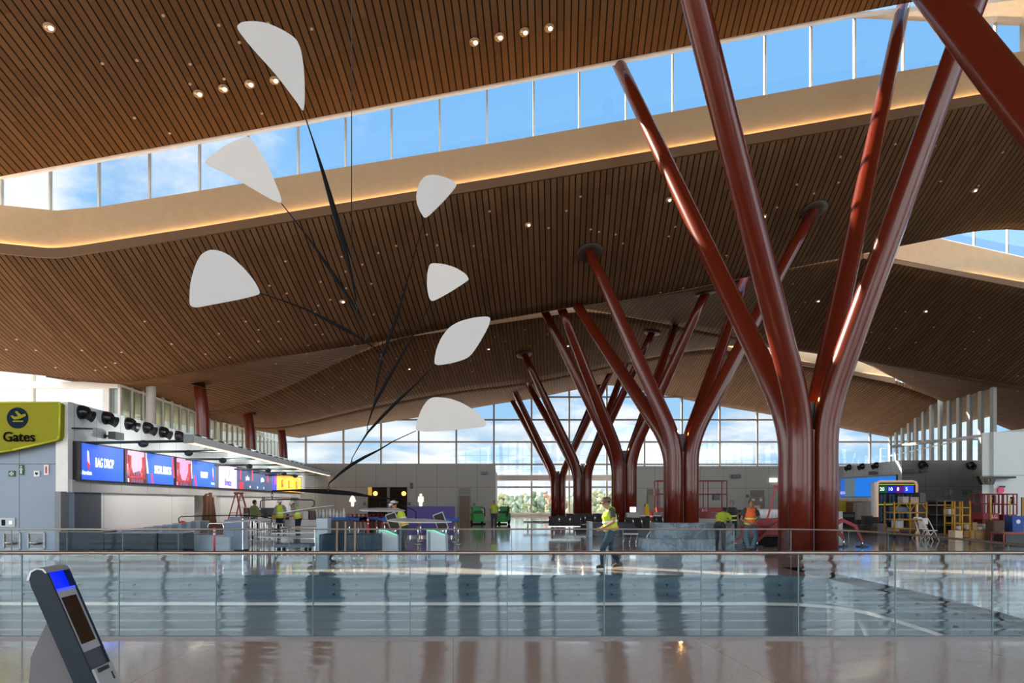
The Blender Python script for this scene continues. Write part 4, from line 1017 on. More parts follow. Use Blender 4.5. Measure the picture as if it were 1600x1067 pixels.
WALK = dict(pel=V(0,0,.94), chest=V(0,.05,1.31), neck=V(0,.06,1.49), head=V(0,.12,1.62), look=V(0,1,-.25), elL=V(-.26,-.03,1.17), haL=V(-.16,.20,1.02), elR=V(.25,.0,1.16), haR=V(.14,.24,1.0),
    knL=V(-.11,.22,.52), anL=V(-.10,.22,.10), toeL=V(-.10,.39,.05), knR=V(.10,.0,.49), anR=V(.10,-.20,.13), toeR=V(.10,-.05,.05))
person(at(955, 888.5), LEFT, WALK, 'worker walking in yellow vest, jeans and brown hard hat', hat=HATB, vx=.013, s=1.02)
person(at(772, 826), math.pi, dict(knL=V(-.1,.12,.5), anL=V(-.11,.1,.09)), 'man in a plain yellow-green shirt walking near the green machines', top='tee', vest=mat('lime_shirt', (.38,.50,.04), .8), pants=mat('dark_trousers', (.03,.03,.04), .8))
LEANP = dict(pel=V(0,.0,.84), chest=V(0,.02,1.2), neck=V(0,.05,1.38), head=V(0,.09,1.51), look=V(0,1,-.3), shL=V(-.20,.02,1.32), shR=V(.20,.02,1.32), elL=V(-.30,.03,1.02), haL=V(-.10,.22,.92), elR=V(.30,.03,1.02), haR=V(.10,.24,.92),
    hipL=V(-.10,0,.82), hipR=V(.10,0,.82), knL=V(-.16,.12,.46), anL=V(.04,.30,.09), knR=V(.17,.08,.45), anR=V(.10,.16,.09))
person(at(1172, 861), math.pi, LEANP, 'seated-leaning worker in orange vest with crossed ankles', vest=ORANGE, shirt=TEE, pants=mat('blue_jeans', (.05,.10,.15), .85), s=1.06)
BEND = dict(pel=V(0,-.10,.93), chest=V(0,.22,1.18), neck=V(0,.38,1.30), head=V(0,.48,1.36), look=V(0,1,-.8), shL=V(-.19,.32,1.24), shR=V(.19,.32,1.24), elL=V(-.24,.42,.98), haL=V(-.2,.55,.80), elR=V(.24,.42,.98), haR=V(.2,.55,.80),
    hipL=V(-.10,-.10,.90), hipR=V(.10,-.10,.90), knL=V(-.12,-.02,.50), knR=V(.12,-.06,.50), anL=V(-.13,-.08,.09), anR=V(.13,-.12,.09))
person(at(1126, 861), -.55, BEND, 'worker bending over the plastic-wrapped pallets in a lime shirt and black belt', top='tee', vest=mat('lime_shirt', (.38,.50,.04), .8), pants=mat('black_work_trousers', (.02,.025,.03), .85), s=1.0)
person(at(1143, 851), math.pi, dict(), 'worker in a dark cap standing behind the bending man', hat=mat('grey_cap', (.12,.14,.15), .6), vest=DARKC, s=.97)
KIO = dict(pel=V(0,-.05,.90), chest=V(0,.08,1.24), neck=V(0,.16,1.40), head=V(0,.24,1.50), look=V(0,1,-.7), shL=V(-.19,.12,1.33), shR=V(.19,.12,1.33), elL=V(-.25,.18,1.06), haL=V(-.16,.42,1.02), elR=V(.25,.18,1.06), haR=V(.16,.42,1.02),
    hipL=V(-.10,-.05,.88), hipR=V(.10,-.05,.88), knL=V(-.12,.0,.48), knR=V(.11,.02,.48), anL=V(-.13,-.05,.09), anR=V(.12,-.04,.09))
person(at(627, 872), LEFT-.3, KIO, 'worker in white helmet and yellow vest leaning over a check-in kiosk', hat=HATW, vest=HIVIS, pants=mat('dark_blue_trousers', (.015,.03,.05), .85), s=1.04)
DSK = dict(knL=V(-.11,.03,.5))
person(at(397, 844), -.6, dict(look=V(0,1,-.4), elR=V(.26,.05,1.14), haR=V(.12,.32,1.12), elL=V(-.26,.05,1.14), haL=V(-.12,.32,1.12)), 'dark-haired person in a green top working at the counter beside the ladder', top='tee', vest=mat('green_top', (.12,.16,.05), .8), vx=.018)
person(at(438, 843), math.pi-.2, dict(look=V(.1,1,-.3), elR=V(.26,.08,1.14), haR=V(.10,.30,1.16)), 'worker in white helmet, grey long sleeves and yellow vest at the counters', top='long', shirt=GREYC, hat=HATW, vx=.018, s=1.02)
person(at(466, 845), LEFT, dict(chest=V(0,.1,1.28), neck=V(0,.17,1.44), head=V(0,.25,1.56), look=V(0,1,-.6), shL=V(-.19,.12,1.38), shR=V(.19,.12,1.38), elL=V(-.25,.18,1.1), haL=V(-.15,.4,1.05), elR=V(.25,.18,1.1), haR=V(.15,.4,1.05)), 'worker in white helmet and lime vest bending at the counter end', top='vest', shirt=GREYC, hat=HATW, vx=.018)
# ---------------------------------------------------------------- things standing on the hall floor
def box_at(name, px0, px1, top, foot, m, dep=.6, label=None, cat=None, grp=None, r=.02, par=None, z0=0.0):
    d = EYE*F/(foot-HY); x0, x1 = X(px0, d), X(px1, d); h = zp(top, d)
    o = MB().rbox((-(x1-x0)/2, 0, z0), ((x1-x0)/2, dep, h), r).build(name, m, par, loc=((x0+x1)/2, d, 0))
    return tag(o, label, cat, grp)
def fd(foot): return EYE*F/(foot-HY)
NB = mat('navy_board', (.008, .020, .036), .6, spec=.15)
WRAP = mat('plastic_film', (.26, .34, .40), .3, spec=.5, bump=(3, .35), var=(3, .25))
CHROME = mat('chrome', (.65, .66, .67), .15, metal=1); RUB = mat('black_rubber', (.012, .012, .013), .85, spec=.1)
# navy check-in counters
for k, (a, b, t) in enumerate(((95,164.5,830),(165.5,248,832),(249,289,832))):
    o = empty('check_in_counter', (X((a+b)/2, 24), 23.9, 0), 0, ('navy counter front beside the drinking fountains', 'navy counter front, middle of the three', 'short navy counter front, at the red and white post end')[k], 'counter', 'navy check-in counters')
    w = (b-a)/2/F*24; h = zp(t, 24)
    MB().box((-w+.01, 0, .04), (w-.01, .8, h-.03)).build('body', NB, o); MB().box((-w, -.03, h-.03), (w, .85, h)).build('top', mat('counter_edge', (.05,.06,.07), .3), o)
    MB().box((-w+.05, .05, 0), (w-.05, .75, .04)).build('plinth', STEEL, o)
# wrapped conveyor
o = empty('baggage_conveyor', (X(240, 27), 27, 0), 0, 'baggage conveyor under pale blue plastic film behind the navy counters', 'conveyor')
m = MB()
for k in range(9):
    px0 = 178+k*15; d = 26.5+k*.5; x0 = X(px0, d)-o.location.x; m.rbox((x0, d-27, .5), (x0+.38, d-26, zp(829-k*1.9, d)), .04)
m.build('film_cover', WRAP, o); MB().box((-1.6, -.3, 0), (1.8, .8, .5)).build('bed', mat('conveyor_grey', (.12,.13,.15), .5), o)
box_at('conveyor_side', 290, 360, 838, 862, WRAP, 1.2, 'low equipment stack under cloudy plastic beside the red and white post', 'equipment', r=.06)
# red/white posts
def post(px, foot, top, label):
    d = fd(foot); h = zp(top, d); o = empty('delineator_post', (X(px, d), d, 0), 0, label, 'post')
    MB().lathe([(.16, 0), (.15, .04), (.05, .07), (.03, .10)], None, 16).build('base', RUB, o); MB().tube([(0,0,.08), (0,0,h)], .035, 10).build('pole', mat('post_red', (.60,.03,.03), .5), o)
    for z in (.72, .86): MB().tube([(0,0,h*z), (0,0,h*z+.07)], .038, 10).build('reflective_band', mat('band_white', (.8,.8,.78), .4), o)
post(335, 866, 824, 'red and white delineator post beside the blue-grey cabinet')
post(575, 848, 808, 'red and white post among the blue belt barriers')
d = 30; o = empty('fire_extinguisher', (X(285, d), d, 0), 0, 'red extinguisher standing on the plastic-wrapped conveyor', 'extinguisher')
o.location.z = zp(828, d); MB().lathe([(.0,.0),(.14,.0),(.14,.30),(.08,.36),(.03,.38)], None, 16).build('bottle', mat('post_red', (.60,.03,.03), .5), o); MB().tube([(0,0,-.28),(0,0,0)], .12, 12).build('stand', SIGNW, o)
# blue-grey cabinet
o = empty('podium', (X(364, 25.2), 25.2, 0), 0, 'blue-grey podium cabinet standing alone behind the railing', 'podium')
MB().rbox((-.31, 0, .05), (.31, .55, 1.08), .015).build('body', mat('cabinet_blue', (.12,.17,.25), .5, var=(2,.2)), o); MB().rbox((-.12, 0, 1.08), (.31, .5, 1.17), .015).build('upper_ledge', mat('cabinet_blue', (.12,.17,.25), .5), o); MB().box((.31, .02, .05), (.335, .5, 1.12)).build('edge_strip', CHROME, o); MB().box((-.28, .04, 0), (.28, .5, .05)).build('plinth', RUB, o)
# hand rail frame left of the podium
d = 27; o = tag(MB().tube([P(325,855.5,d), P(325,822,d), P(327,818,d), P(348,817,d), P(349,822,d), P(349,855.5,d)], .03, 8).build('pipe_frame', CHROME), 'bent chrome pipe frame beside the podium', 'frame')
# open steel workbenches
def bench(px0, px1, top, foot, label, shelves=(.15, .55), m=STEEL):
    d = fd(foot); w = (px1-px0)/2/F*d; h = zp(top, d); o = empty('workbench', (X((px0+px1)/2, d), d, 0), 0, label, 'workbench', 'grey framed workbenches in the check-in area')
    for sx in (-1, 1):
        for sy in (0, .8): MB().tube([(sx*w, sy, 0), (sx*w, sy, h)], .035, sq=True).build('leg', m, o)
    MB().box((-w-.05, -.05, h-.04), (w+.05, .85, h)).build('top', mat('bench_top', (.45,.44,.42), .5), o)
    for z in shelves: MB().box((-w, 0, z*h), (w, .8, z*h+.03)).build('shelf', m, o)
    return o
bench(381, 397, 812, 850, 'tall grey framed workbench beside the podium'); bench(400, 415, 815, 851, 'grey framed workbench with white panel legs'); bench(418, 432, 818, 849, 'grey framed workbench below the helmeted workers'); bench(440, 492, 823, 850, 'long low workbench cluttered with parts, under the edge-on white leaf', (.3,))
# A-frame ladders
def ladder(px, top, foot, half, m, label, n=6, rz=.5):
    d = fd(foot); h = zp(top, d); w = half; o = empty('step_ladder', (X(px, d), d, 0), rz, label, 'ladder')
    for s in (-1, 1):
        MB().tube([(s*.30, -w, 0), (s*.16, -.03, h)], .035, sq=True).build('front_rail', m, o); MB().tube([(s*.30, w, 0), (s*.16, .03, h)], .025, sq=True).build('rear_rail', m, o)
    for k in range(1, n+1):
        t = k/(n+1); y = -w*(1-t); x = .30-.14*t; MB().box((-x, y-.05, h*t-.015), (x, y+.05, h*t+.015)).build('step', mat('ladder_alu', (.5,.5,.5), .35, metal=.6), o)
    for t in (.3, .6): MB().tube([(-.26, w*(1-t), h*t), (.26, w*(1-t), h*t)], .015, 6).build('cross_bar', m, o)
    MB().rbox((-.18, -.12, h-.02), (.18, .12, h+.05), .02).build('top_cap', m, o); return o
LAD = mat('ladder_orange', (.28,.05,.02), .5)
ladder(373, 771, 846, .62, LAD, 'orange-brown step ladder standing by the check-in wall', rz=1.25)
ladder(1214, 760, 851, .62, mat('ladder_red', (.45,.05,.04), .5), 'tall red step ladder beside the largest column', rz=1.3)
# brown wrapped bundle in the opening
d = 34.5; o = empty('wrapped_column', (X(324, d), d+.2, 0), 0, 'tall brown paper-wrapped bundle standing in the wall opening', 'bundle'); h = zp(771, d)
m = MB(); 
for k in range(7): a = k*.9; m.tube([(.30*math.cos(a), .22*math.sin(a), 0), (.20*math.cos(a), .15*math.sin(a), h*.55), (.13*math.cos(a), .1*math.sin(a), h*(.9+.02*k))], [.14, .11, .09], 8)
m.build('paper_wrap', mat('brown_paper', (.10,.045,.022), .8, bump=(5,.8)), o); MB().tube([(-.2, .0, h*.93), (0, -.16, h*.96), (.2, 0, h*.93)], .04, 8).build('yellow_tie', mat('tie_cream', (.5,.48,.25), .7), o)
box_at('dark_crate', 350, 378, 822, 847, mat('crate_black', (.02,.018,.018), .6), .8, 'black crate behind the podium, at the foot of the ladder', 'crate')
box_at('brown_crate', 326, 349, 820, 846, mat('crate_brown', (.09,.04,.025), .7), .8, 'brown cardboard crate in front of the wrapped bundle', 'crate')
# equipment on the counter: monitors and bottles
CTW = mat('counter_white', (.55,.55,.53), .5)
d = 33.5
o = tag(MB().box((X(355,d), d, .0), (X(500,d), d+.7, zp(812,d))).build('service_counter', CTW), 'long pale service counter the helmeted workers stand behind', 'counter')
hz = zp(812, d)
rr = random.Random(3)
def monitor(px, d, z, w, h, label, grp, m=BLACK, rz=0):
    o = empty('monitor', (X(px, d), d+.3, z), rz, label, 'monitor', grp)
    MB().rbox((-w/2, -.02, .12), (w/2, .02, .12+h), .01).build('screen', m, o); MB().tube([(0, .02, 0), (0, .02, .25)], .02, 6).build('stand', STEEL, o); MB().rbox((-.12, -.08, 0), (.12, .1, .02), .01).build('foot', STEEL, o); return o
for k, px in enumerate((382, 411, 420)): monitor(px, d, hz, .42, .42, 'monitor on the pale service counter, %s' % ('just right of the ladder' if k == 0 else 'between the two standing workers, dark side' if k == 1 else 'close beside the worker in grey sleeves'), 'monitors on the service counter', rz=.6*k-.5)
bt = MB().lathe([(.07,0),(.07,.30),(.03,.38),(.03,.46)], None, 12).build('bottle', mat('bottle_white', (.6,.6,.58), .4)); bt.location = (X(494,d+1), d+1.0, hz); 
GB = 'pale bottles in a row before the grey wall'
tag(bt, 'pale bottle in the row standing before the grey restroom wall', 'bottle', GB)
tb = tag(MB().box((X(486,d), d+.75, .0), (X(547,d), d+1.6, hz)).build('side_table', mat('table_dark', (.05,.05,.05), .6)), 'dark side table carrying the row of pale bottles', 'table')
for k in range(1, 9): dup(bt, (X(494+k*5.4, d+1), d+1.0+.1*(k % 2), hz), scale=(1, 1, .85+.3*rr.random()))
# coil and tools on counter
for k, (px, c) in enumerate(((428,(.35,.28,.05)),(446,(.05,.05,.05)),(455,(.5,.5,.48)),(478,(.5,.5,.48)),(485,(.07,.04,.03)))):
    o = MB().rbox((-.16,-.12,0),(.16,.12,.22+.05*k), .03).build('tool_case', mat('case_%d' % k, c, .5)); o.location = (X(px, d-.0), d+.25, hz); tag(o, ('small yellow tool case on the service counter','small black tool case on the service counter','pale tool case left of the bending worker','pale tool case right of the bending worker','dark brown tool case at the counter end')[k], 'case')
# low dolly
def dolly(px, foot, w, h, dep, label, m, load=None):
    d = fd(foot); o = empty('dolly', (X(px, d), d, 0), 0, label, 'cart')
    MB().rbox((-w/2, 0, .16), (w/2, dep, .16+h), .02).build('deck', m, o)
    for sx in (-1, 1):
        for sy in (.1, dep-.1): MB().tube([(sx*w*.38-.03, sy, .08), (sx*w*.38+.03, sy, .08)], .08, 12, smooth=False).build('wheel', RUB, o)
    if load: MB().ell((-w*.25, dep/2, .16+h+.1), (.2, .2, .14), 10, 6).build('bundle', load, o)
    return o
dolly(456, 863, .62*1.9, .12, .7, 'low wheeled dolly carrying a crumpled pale bundle', mat('dolly_blue', (.06,.09,.13), .5), mat('bundle_pale', (.45,.42,.40), .9))
# pale counter panel, navy cart on wheels with wooden posts
box_at('counter_panel', 494, 512, 810, 862, mat('panel_ice', (.36,.47,.54), .5), .5, 'pale ice-blue counter panel beside the navy cart', 'panel')
d = fd(878); o = empty('flat_cart', (X(543, d), d, 0), 0, 'navy cart with four wheels and brown strap posts', 'cart'); w = 45/F*d
MB().rbox((-w, 0, .32), (w, .9, .30+zp(834, d)-.32), .03).build('navy_bin', mat('bin_navy', (.010,.030,.052), .6, spec=.2, var=(3,.2)), o)
for k in range(4): MB().box((-w+.05+k*w*.5, -.012, .36), (-w+.07+k*w*.5, 0, zp(837, d))).build('seam', BLACK, o)
for px in (527, 540, 555): MB().tube([(X(px,d)-o.location.x, -.04, .3), (X(px,d)-o.location.x+.01, -.04, zp(815, d))], .035, sq=True).build('wooden_post', mat('post_brown', (.28,.17,.11), .6), o)
for px in (519.5, 531.5, 553, 565): 
    wx = X(px, d)-o.location.x; q = MB().tube([(wx-.0, .05, .0+.105), (wx, .14, .105)], .105, 18, smooth=False).build('wheel', RUB, o); MB().tube([(wx, .02, .105), (wx, .06, .105)], .03, 8).build('hub', STEEL, q)
    MB().box((wx-.03, .06, .18), (wx+.03, .14, .33)).build('caster_fork', STEEL, o)
MB().rbox((-w, 0, .27), (w, .9, .33), .02).build('deck', BLACK, o)
# self-service kiosks, white with green lit edge
WK = mat('kiosk_white', (.50,.56,.60), .35)
def skiosk(px, foot, label):
    d = fd(foot); o = empty('bag_drop_kiosk', (X(px, d), d, 0), 0, label, 'kiosk', 'white bag drop kiosks with green lit edges'); w = 14.5/F*d; dep = .8
    zt, zr = zp(828, d), zp(836, d)
    MB().prism([(-w, 0, .0), (w*.95, 0, 0), (w*1.08, 0, .25), (w, 0, zr), (-w*.3, 0, zt), (-w, 0, zt)], (0, dep, 0)).build('body', WK, o)
    MB().tube([(-w, -.01, zt), (-w*.3, -.01, zt), (w, -.01, zr)], .012, 6).build('green_light', mat('green_glow', (.1,.9,.4), .5, emit=(.08,.85,.35), es=1.5), o)
    for x in (-w*.86, -w*.70): MB().box((x, -.006, .03), (x+.03, 0, zt-.05)).build('groove', mat('groove_slate', (.16,.19,.22), .5), o)
    M = Matrix.Translation((w*.75, .25, zt)) @ Matrix.Rotation(-.35, 4, 'Y')
    s = MB().rbox((-.16, -.04, -.02), (.16, .04, .52), .02, M).build('screen_housing', mat('kiosk_rim', (.35,.38,.40), .3), o); MB().box((-.135, -.05, .02), (.135, -.04, .49), M).build('screen', mat('screen_dark', (.02,.018,.012), .5, spec=.2), s)
    MB().tube([(w*.55, .25, zt-.15), (w*.75, .25, zt+.05)], .04, 8).build('neck', CHROME, o)
skiosk(606, 874, 'white bag drop kiosk at which the helmeted worker leans'); skiosk(681, 874, 'white bag drop kiosk standing before the purple board')
# purple board
d = fd(840); o = empty('purple_board', (X(660, d), d+.4, 0), 0, 'wide purple display board behind the kiosks', 'board'); 
MB().box((X(634,d)-o.location.x, 0, .1), (X(710,d)-o.location.x, .08, zp(791, d))).build('panel', mat('purple', (.045,.03,.17), .6), o)
for px in (640, 705): MB().box((X(px,d)-o.location.x-.03, -.25, 0), (X(px,d)-o.location.x+.03, .3, .1)).build('foot', STEEL, o)
# belt stanchions
BELT = mat('belt_blue', (.01,.10,.42), .6)
pts = [(516,846),(546,845),(560,848),(575,844),(589,846),(598,850),(601,843),(624,849),(653,850),(657,845),(689,850),(697,851),(710,846),(716,850)]
st = None
for k, (px, ft) in enumerate(pts):
    d = fd(ft); loc = (X(px, d), d, 0)
    if st is None:
        st = empty('belt_stanchion', loc, 0, 'chrome stanchion post of the blue belt barrier maze', 'stanchion', 'chrome stanchions of the belt barrier')
        MB().lathe([(.17,0),(.17,.02),(.05,.05),(.03,.06)], None, 18).build('base', STEEL, st); MB().tube([(0,0,.05),(0,0,.95)], .03, 10).build('pole', CHROME, st); MB().tube([(0,0,.93),(0,0,1.04)], .042, 10).build('belt_head', BELT, st)
    else: dup(st, loc)
for k, (i, j) in enumerate(((0,1),(1,2),(3,4),(4,5),(6,7),(7,8),(9,10),(11,13),(2,3),(5,7))):
    a, b = pts[i], pts[j]; A = Vector((X(a[0],fd(a[1])), fd(a[1]), .97)); B = Vector((X(b[0],fd(b[1])), fd(b[1]), .97)); t = (B-A).normalized(); A += t*.05; B -= t*.05
    m = MB().add([A+Vector((0,0,-.05)), B+Vector((0,0,-.05)), B+Vector((0,0,.05)), A+Vector((0,0,.05)), A+Vector((0,.006,-.05)), B+Vector((0,.006,-.05)), B+Vector((0,.006,.05)), A+Vector((0,.006,.05))], [(0,1,2,3),(7,6,5,4),(3,2,6,7),(0,4,5,1)])
    tag(m.build('barrier_belt', BELT), 'blue belt strung between the chrome stanchions', 'belt', 'blue belts of the barrier')
# nested luggage carts in a dark red row
d = 41; cart = empty('luggage_cart', (X(548, d), d, 0), .9, 'dark red luggage cart in the nested row behind the barriers', 'luggage cart', 'nested dark red luggage carts')
MB().tube([(-.28,0,.1),(-.28,.25,1.0),(.28,.25,1.0),(.28,0,.1)], .025, 8).build('handle_frame', mat('cart_red', (.22,.012,.02), .45), cart); MB().rbox((-.28,-.75,.16),(.28,.1,.2), .02).build('deck', STEEL, cart)
for s in (-1, 1): MB().tube([(s*.25-.02,-.6,.08),(s*.25+.02,-.6,.08)], .08, 12).build('wheel', RUB, cart)
MB().box((-.26,.2,.55),(.26,.3,.85)).build('basket', BLACK, cart)
for k in range(1, 13): dup(cart, (X(548+k*6.0, d), d+.15*k, 0))
# green floor scrubbers
def scrub(px, foot, label, rz):
    d = fd(foot); o = empty('floor_scrubber', (X(px, d), d, 0), rz, label, 'floor scrubber', 'green floor cleaning machines'); G = mat('scrubber_green', (.02,.28,.05), .4)
    MB().rbox((-.42,-.5,.18),(.42,.55,.85), .1).build('tank', G, o); MB().rbox((-.34,.1,.85),(.34,.55,1.35), .08).build('recovery_tank', G, o); MB().rbox((-.3,-.45,.85),(.3,.0,1.0), .04).build('black_deck', BLACK, o)
    MB().tube([(-.3,.5,1.2),(-.34,.75,1.25),(.34,.75,1.25),(.3,.5,1.2)], .03, 8).build('handlebar', BLACK, o)
    for s in (-1, 1): MB().tube([(s*.40-.05,.2,.16),(s*.40+.05,.2,.16)], .16, 14).build('wheel', RUB, o)
    MB().tube([(-.5,-.45,.05),(.5,-.45,.05)], .05, 8).build('squeegee', RUB, o); MB().tube([(.30,.1,1.3),(.5,-.2,1.2),(.48,-.4,.6)], .04, 8).build('hose', RUB, o)
scrub(746, 819, 'green floor scrubber beside the walnut door', .3); scrub(786, 819, 'green floor scrubber behind the man in the lime shirt', -.4)

# ---------------------------------------------------------------- middle: seating, desks
SEATM = mat('seat_black', (.018,.018,.02), .5)
def seat_row(px, foot, n, rz, label, back=True):
    d = fd(foot); o = empty('seat_row', (X(px, d), d, 0), rz, label, 'seating', 'black airport seat rows'); W_ = n*.58
    MB().tube([(-W_/2, 0, .36), (W_/2, 0, .36)], .04, sq=True).build('beam', CHROME, o)
    for k in range(n):
        x = -W_/2+.29+k*.58; MB().rbox((x-.26,-.28,.40),(x+.26,.22,.47), .03).build('seat', SEATM, o)
        if back:
            M = Matrix.Translation((x, .24, .47)) @ Matrix.Rotation(-.22, 4, 'X'); MB().rbox((-.26,-.03,0),(.26,.03,.46), .03, M).build('backrest', SEATM, o)
            for s in (-1, 1): MB().tube([M @ Vector((s*.27,0,-.05)), M @ Vector((s*.27,0,.46))], .014, 6).build('backrest_edge', CHROME, o)
    for x in (-W_/2+.3, W_/2-.3): MB().tube([(x,-.28,0),(x,0,.34),(x,.28,0)], .025, 6).build('leg', CHROME, o)
    return o
seat_row(846, 826, 4, .1, 'low black backless bench before the tall end window', back=False)
seat_row(905, 829, 5, 3.3, 'black seat row in front of the fourth column', True); seat_row(882, 833, 3, 3.1, 'short black seat row left of the walking worker')
seat_row(1003, 838, 3, 2.2, 'black seats with pale backrest edges beside the wrapped pallets'); seat_row(1030, 833, 3, 1.9, 'black seat row partly behind the wrapped pallets'); seat_row(925, 824, 6, 3.1, 'long black seat row behind the walking worker')
box_at('seat_stack', 898, 925, 803, 828, SEATM, 1.2, 'stacked black seat frames beside the fourth column', 'seating', r=.1)
box_at('navy_block', 922, 1020, 817, 838, mat('block_navy', (.012,.02,.032), .4), 1.2, 'long navy boxed bench behind the walking worker', 'bench', r=.04)
box_at('pale_end_panel', 920, 926, 815, 839, mat('panel_ice', (.36,.47,.54), .5), 1.2, 'narrow pale end panel of the navy boxed bench', 'panel')
def stool(px, foot, top, w, label):
    d = fd(foot); h = zp(top, d); o = empty('small_table', (X(px, d), d, 0), -.2, label, 'table')
    MB().rbox((-w,-.25,h-.05),(w,.25,h), .02).build('top', CTW, o)
    for x in (-w*.85, 0, w*.85): MB().tube([(x-.06,-.2,0),(x,0,h-.04),(x+.06,.2,0)], .018, 6).build('leg', CHROME, o)
stool(986, 849, 833, .30, 'small white bench table with bent chrome legs')
stool(810, 840, 0, .1, 'x') if False else None
box_at('reception_desk', 997, 1032, 806, 831, mat('desk_teal', (.16,.21,.20), .5), .8, 'grey-green desk with a white edge beside the red lift', 'desk')
o = tag(MB().rbox((X(996.5,41), 41.0-.05, zp(807,41)), (X(1032,41), 41.9, zp(805,41)), .01).build('desk_top', mat('desk_white', (.75,.76,.74), .4)), 'white top lying on the grey-green desk', 'desk top')
d = 41.2; o = empty('wet_floor_cone', (X(1012, d), d+.2, zp(805, 41)), 0, 'yellow cone standing on the grey-green desk', 'cone'); MB().lathe([(.20,0),(.19,.03),(.13,.1),(.07,.62),(.03,.64)], None, 16).build('cone', mat('cone_yellow', (.75,.48,.01), .5), o)
d = 38; o = empty('fire_extinguisher', (X(1018, d), d, 0), 0, 'red extinguisher on a dark stand in front of the desk', 'extinguisher'); MB().rbox((-.28,-.2,0),(.28,.2,zp(812,d)), .05).build('stand', BLACK, o); MB().lathe([(.09,zp(812,d)),(.09,zp(800,d)),(.04,zp(798,d)),(.03,zp(797,d))], None, 14).build('bottle', mat('post_red', (.60,.03,.03), .5), o); MB().tube([(0,0,zp(808,d)),(0,0,zp(805.5,d))], .094, 14).build('white_band', SIGNW, o)
d = 40; o = empty('work_light', (X(989, d), d, 0), 0, 'lit white work lamp on a grey case behind the yellow-vested worker', 'lamp'); MB().rbox((-.35,-.2,0),(.35,.3,zp(801,d)), .05).build('case', GREYP, o); MB().rbox((-.16,-.1,zp(800,d)),(.16,.1,zp(792,d)), .03).build('lit_head', emis('work_lamp', (1,1,.95), 1.4), o)

# plastic wrapped stacks
def wrapped(px0, px1, top, foot, dep, label):
    d = fd(foot); w = (px1-px0)/2/F*d; h = zp(top, d); o = empty('wrapped_bench_stack', (X((px0+px1)/2, d), d, 0), 0, label, 'wrapped stack')
    q = MB(); q.rbox((-w+.05, .05, .12), (w-.05, dep-.05, h-.05), .05).build('contents', mat('wrapped_grey', (.05,.06,.075), .6), o)
    # draped film with folds
    m = MB(); nx, ny = 60, 12; rr_ = random.Random(px0); fold = [rr_.uniform(-.03,.03) for _ in range(nx+1)]
    v = []
    for i in range(nx+1):
        x = -w + 2*w*i/nx
        for j in range(ny+1):
            t = j/ny
            z = h*(1-t) + .005; y = -.02 + fold[i]*(.2+t) - .05*t*(1+math.sin(i*1.7))*.5
            v.append((x, y, max(z, .01)))
    m.add(v, [(i*(ny+1)+j, (i+1)*(ny+1)+j, (i+1)*(ny+1)+j+1, i*(ny+1)+j+1) for i in range(nx) for j in range(ny)], True)
    m.rbox((-w-.02, -.03, h-.03), (w+.02, dep, h+.01), .02); m.box((-w-.02, 0, 0), (-w, dep, h)); m.box((w, 0, 0), (w+.02, dep, h))
    m.build('plastic_film', FILM, o)
    MB().box((-w*.95, -.0, h*.55), (w*.95, .02, h*.75)).build('dark_slot', mat('slot_dark', (.05,.07,.09), .5), o)
def film():
    m = bpy.data.materials.new('clear_film'); m.use_nodes = True; nt = m.node_tree; b = nt.nodes['Principled BSDF']
    b.inputs['Base Color'].default_value = (.26,.34,.41,1); b.inputs['Roughness'].default_value = .25
    tc = nt.nodes.new('ShaderNodeTexCoord'); no = nt.nodes.new('ShaderNodeTexNoise'); no.inputs['Scale'].default_value = 2.2; no.inputs['Detail'].default_value = 4; no.inputs['Distortion'].default_value = 1.5
    nt.links.new(tc.outputs['Object'], no.inputs['Vector']); mr = nt.nodes.new('ShaderNodeMapRange'); mr.inputs[1].default_value = .4; mr.inputs[2].default_value = .62; mr.inputs[3].default_value = .45; mr.inputs[4].default_value = .78
    nt.links.new(no.outputs[0], mr.inputs[0]); nt.links.new(mr.outputs[0], b.inputs['Alpha'])
    bp = nt.nodes.new('ShaderNodeBump'); bp.inputs['Strength'].default_value = .45; bp.inputs['Distance'].default_value = .05; nt.links.new(no.outputs[0], bp.inputs['Height']); nt.links.new(bp.outputs[0], b.inputs['Normal']); return m
FILM = film()
wrapped(1004, 1117, 843, 863, .8, 'lower plastic-wrapped bench stack nearest the railing'); wrapped(1024, 1147, 818, 859.5, 1.0, 'upper plastic-wrapped stack beside which the man bends')

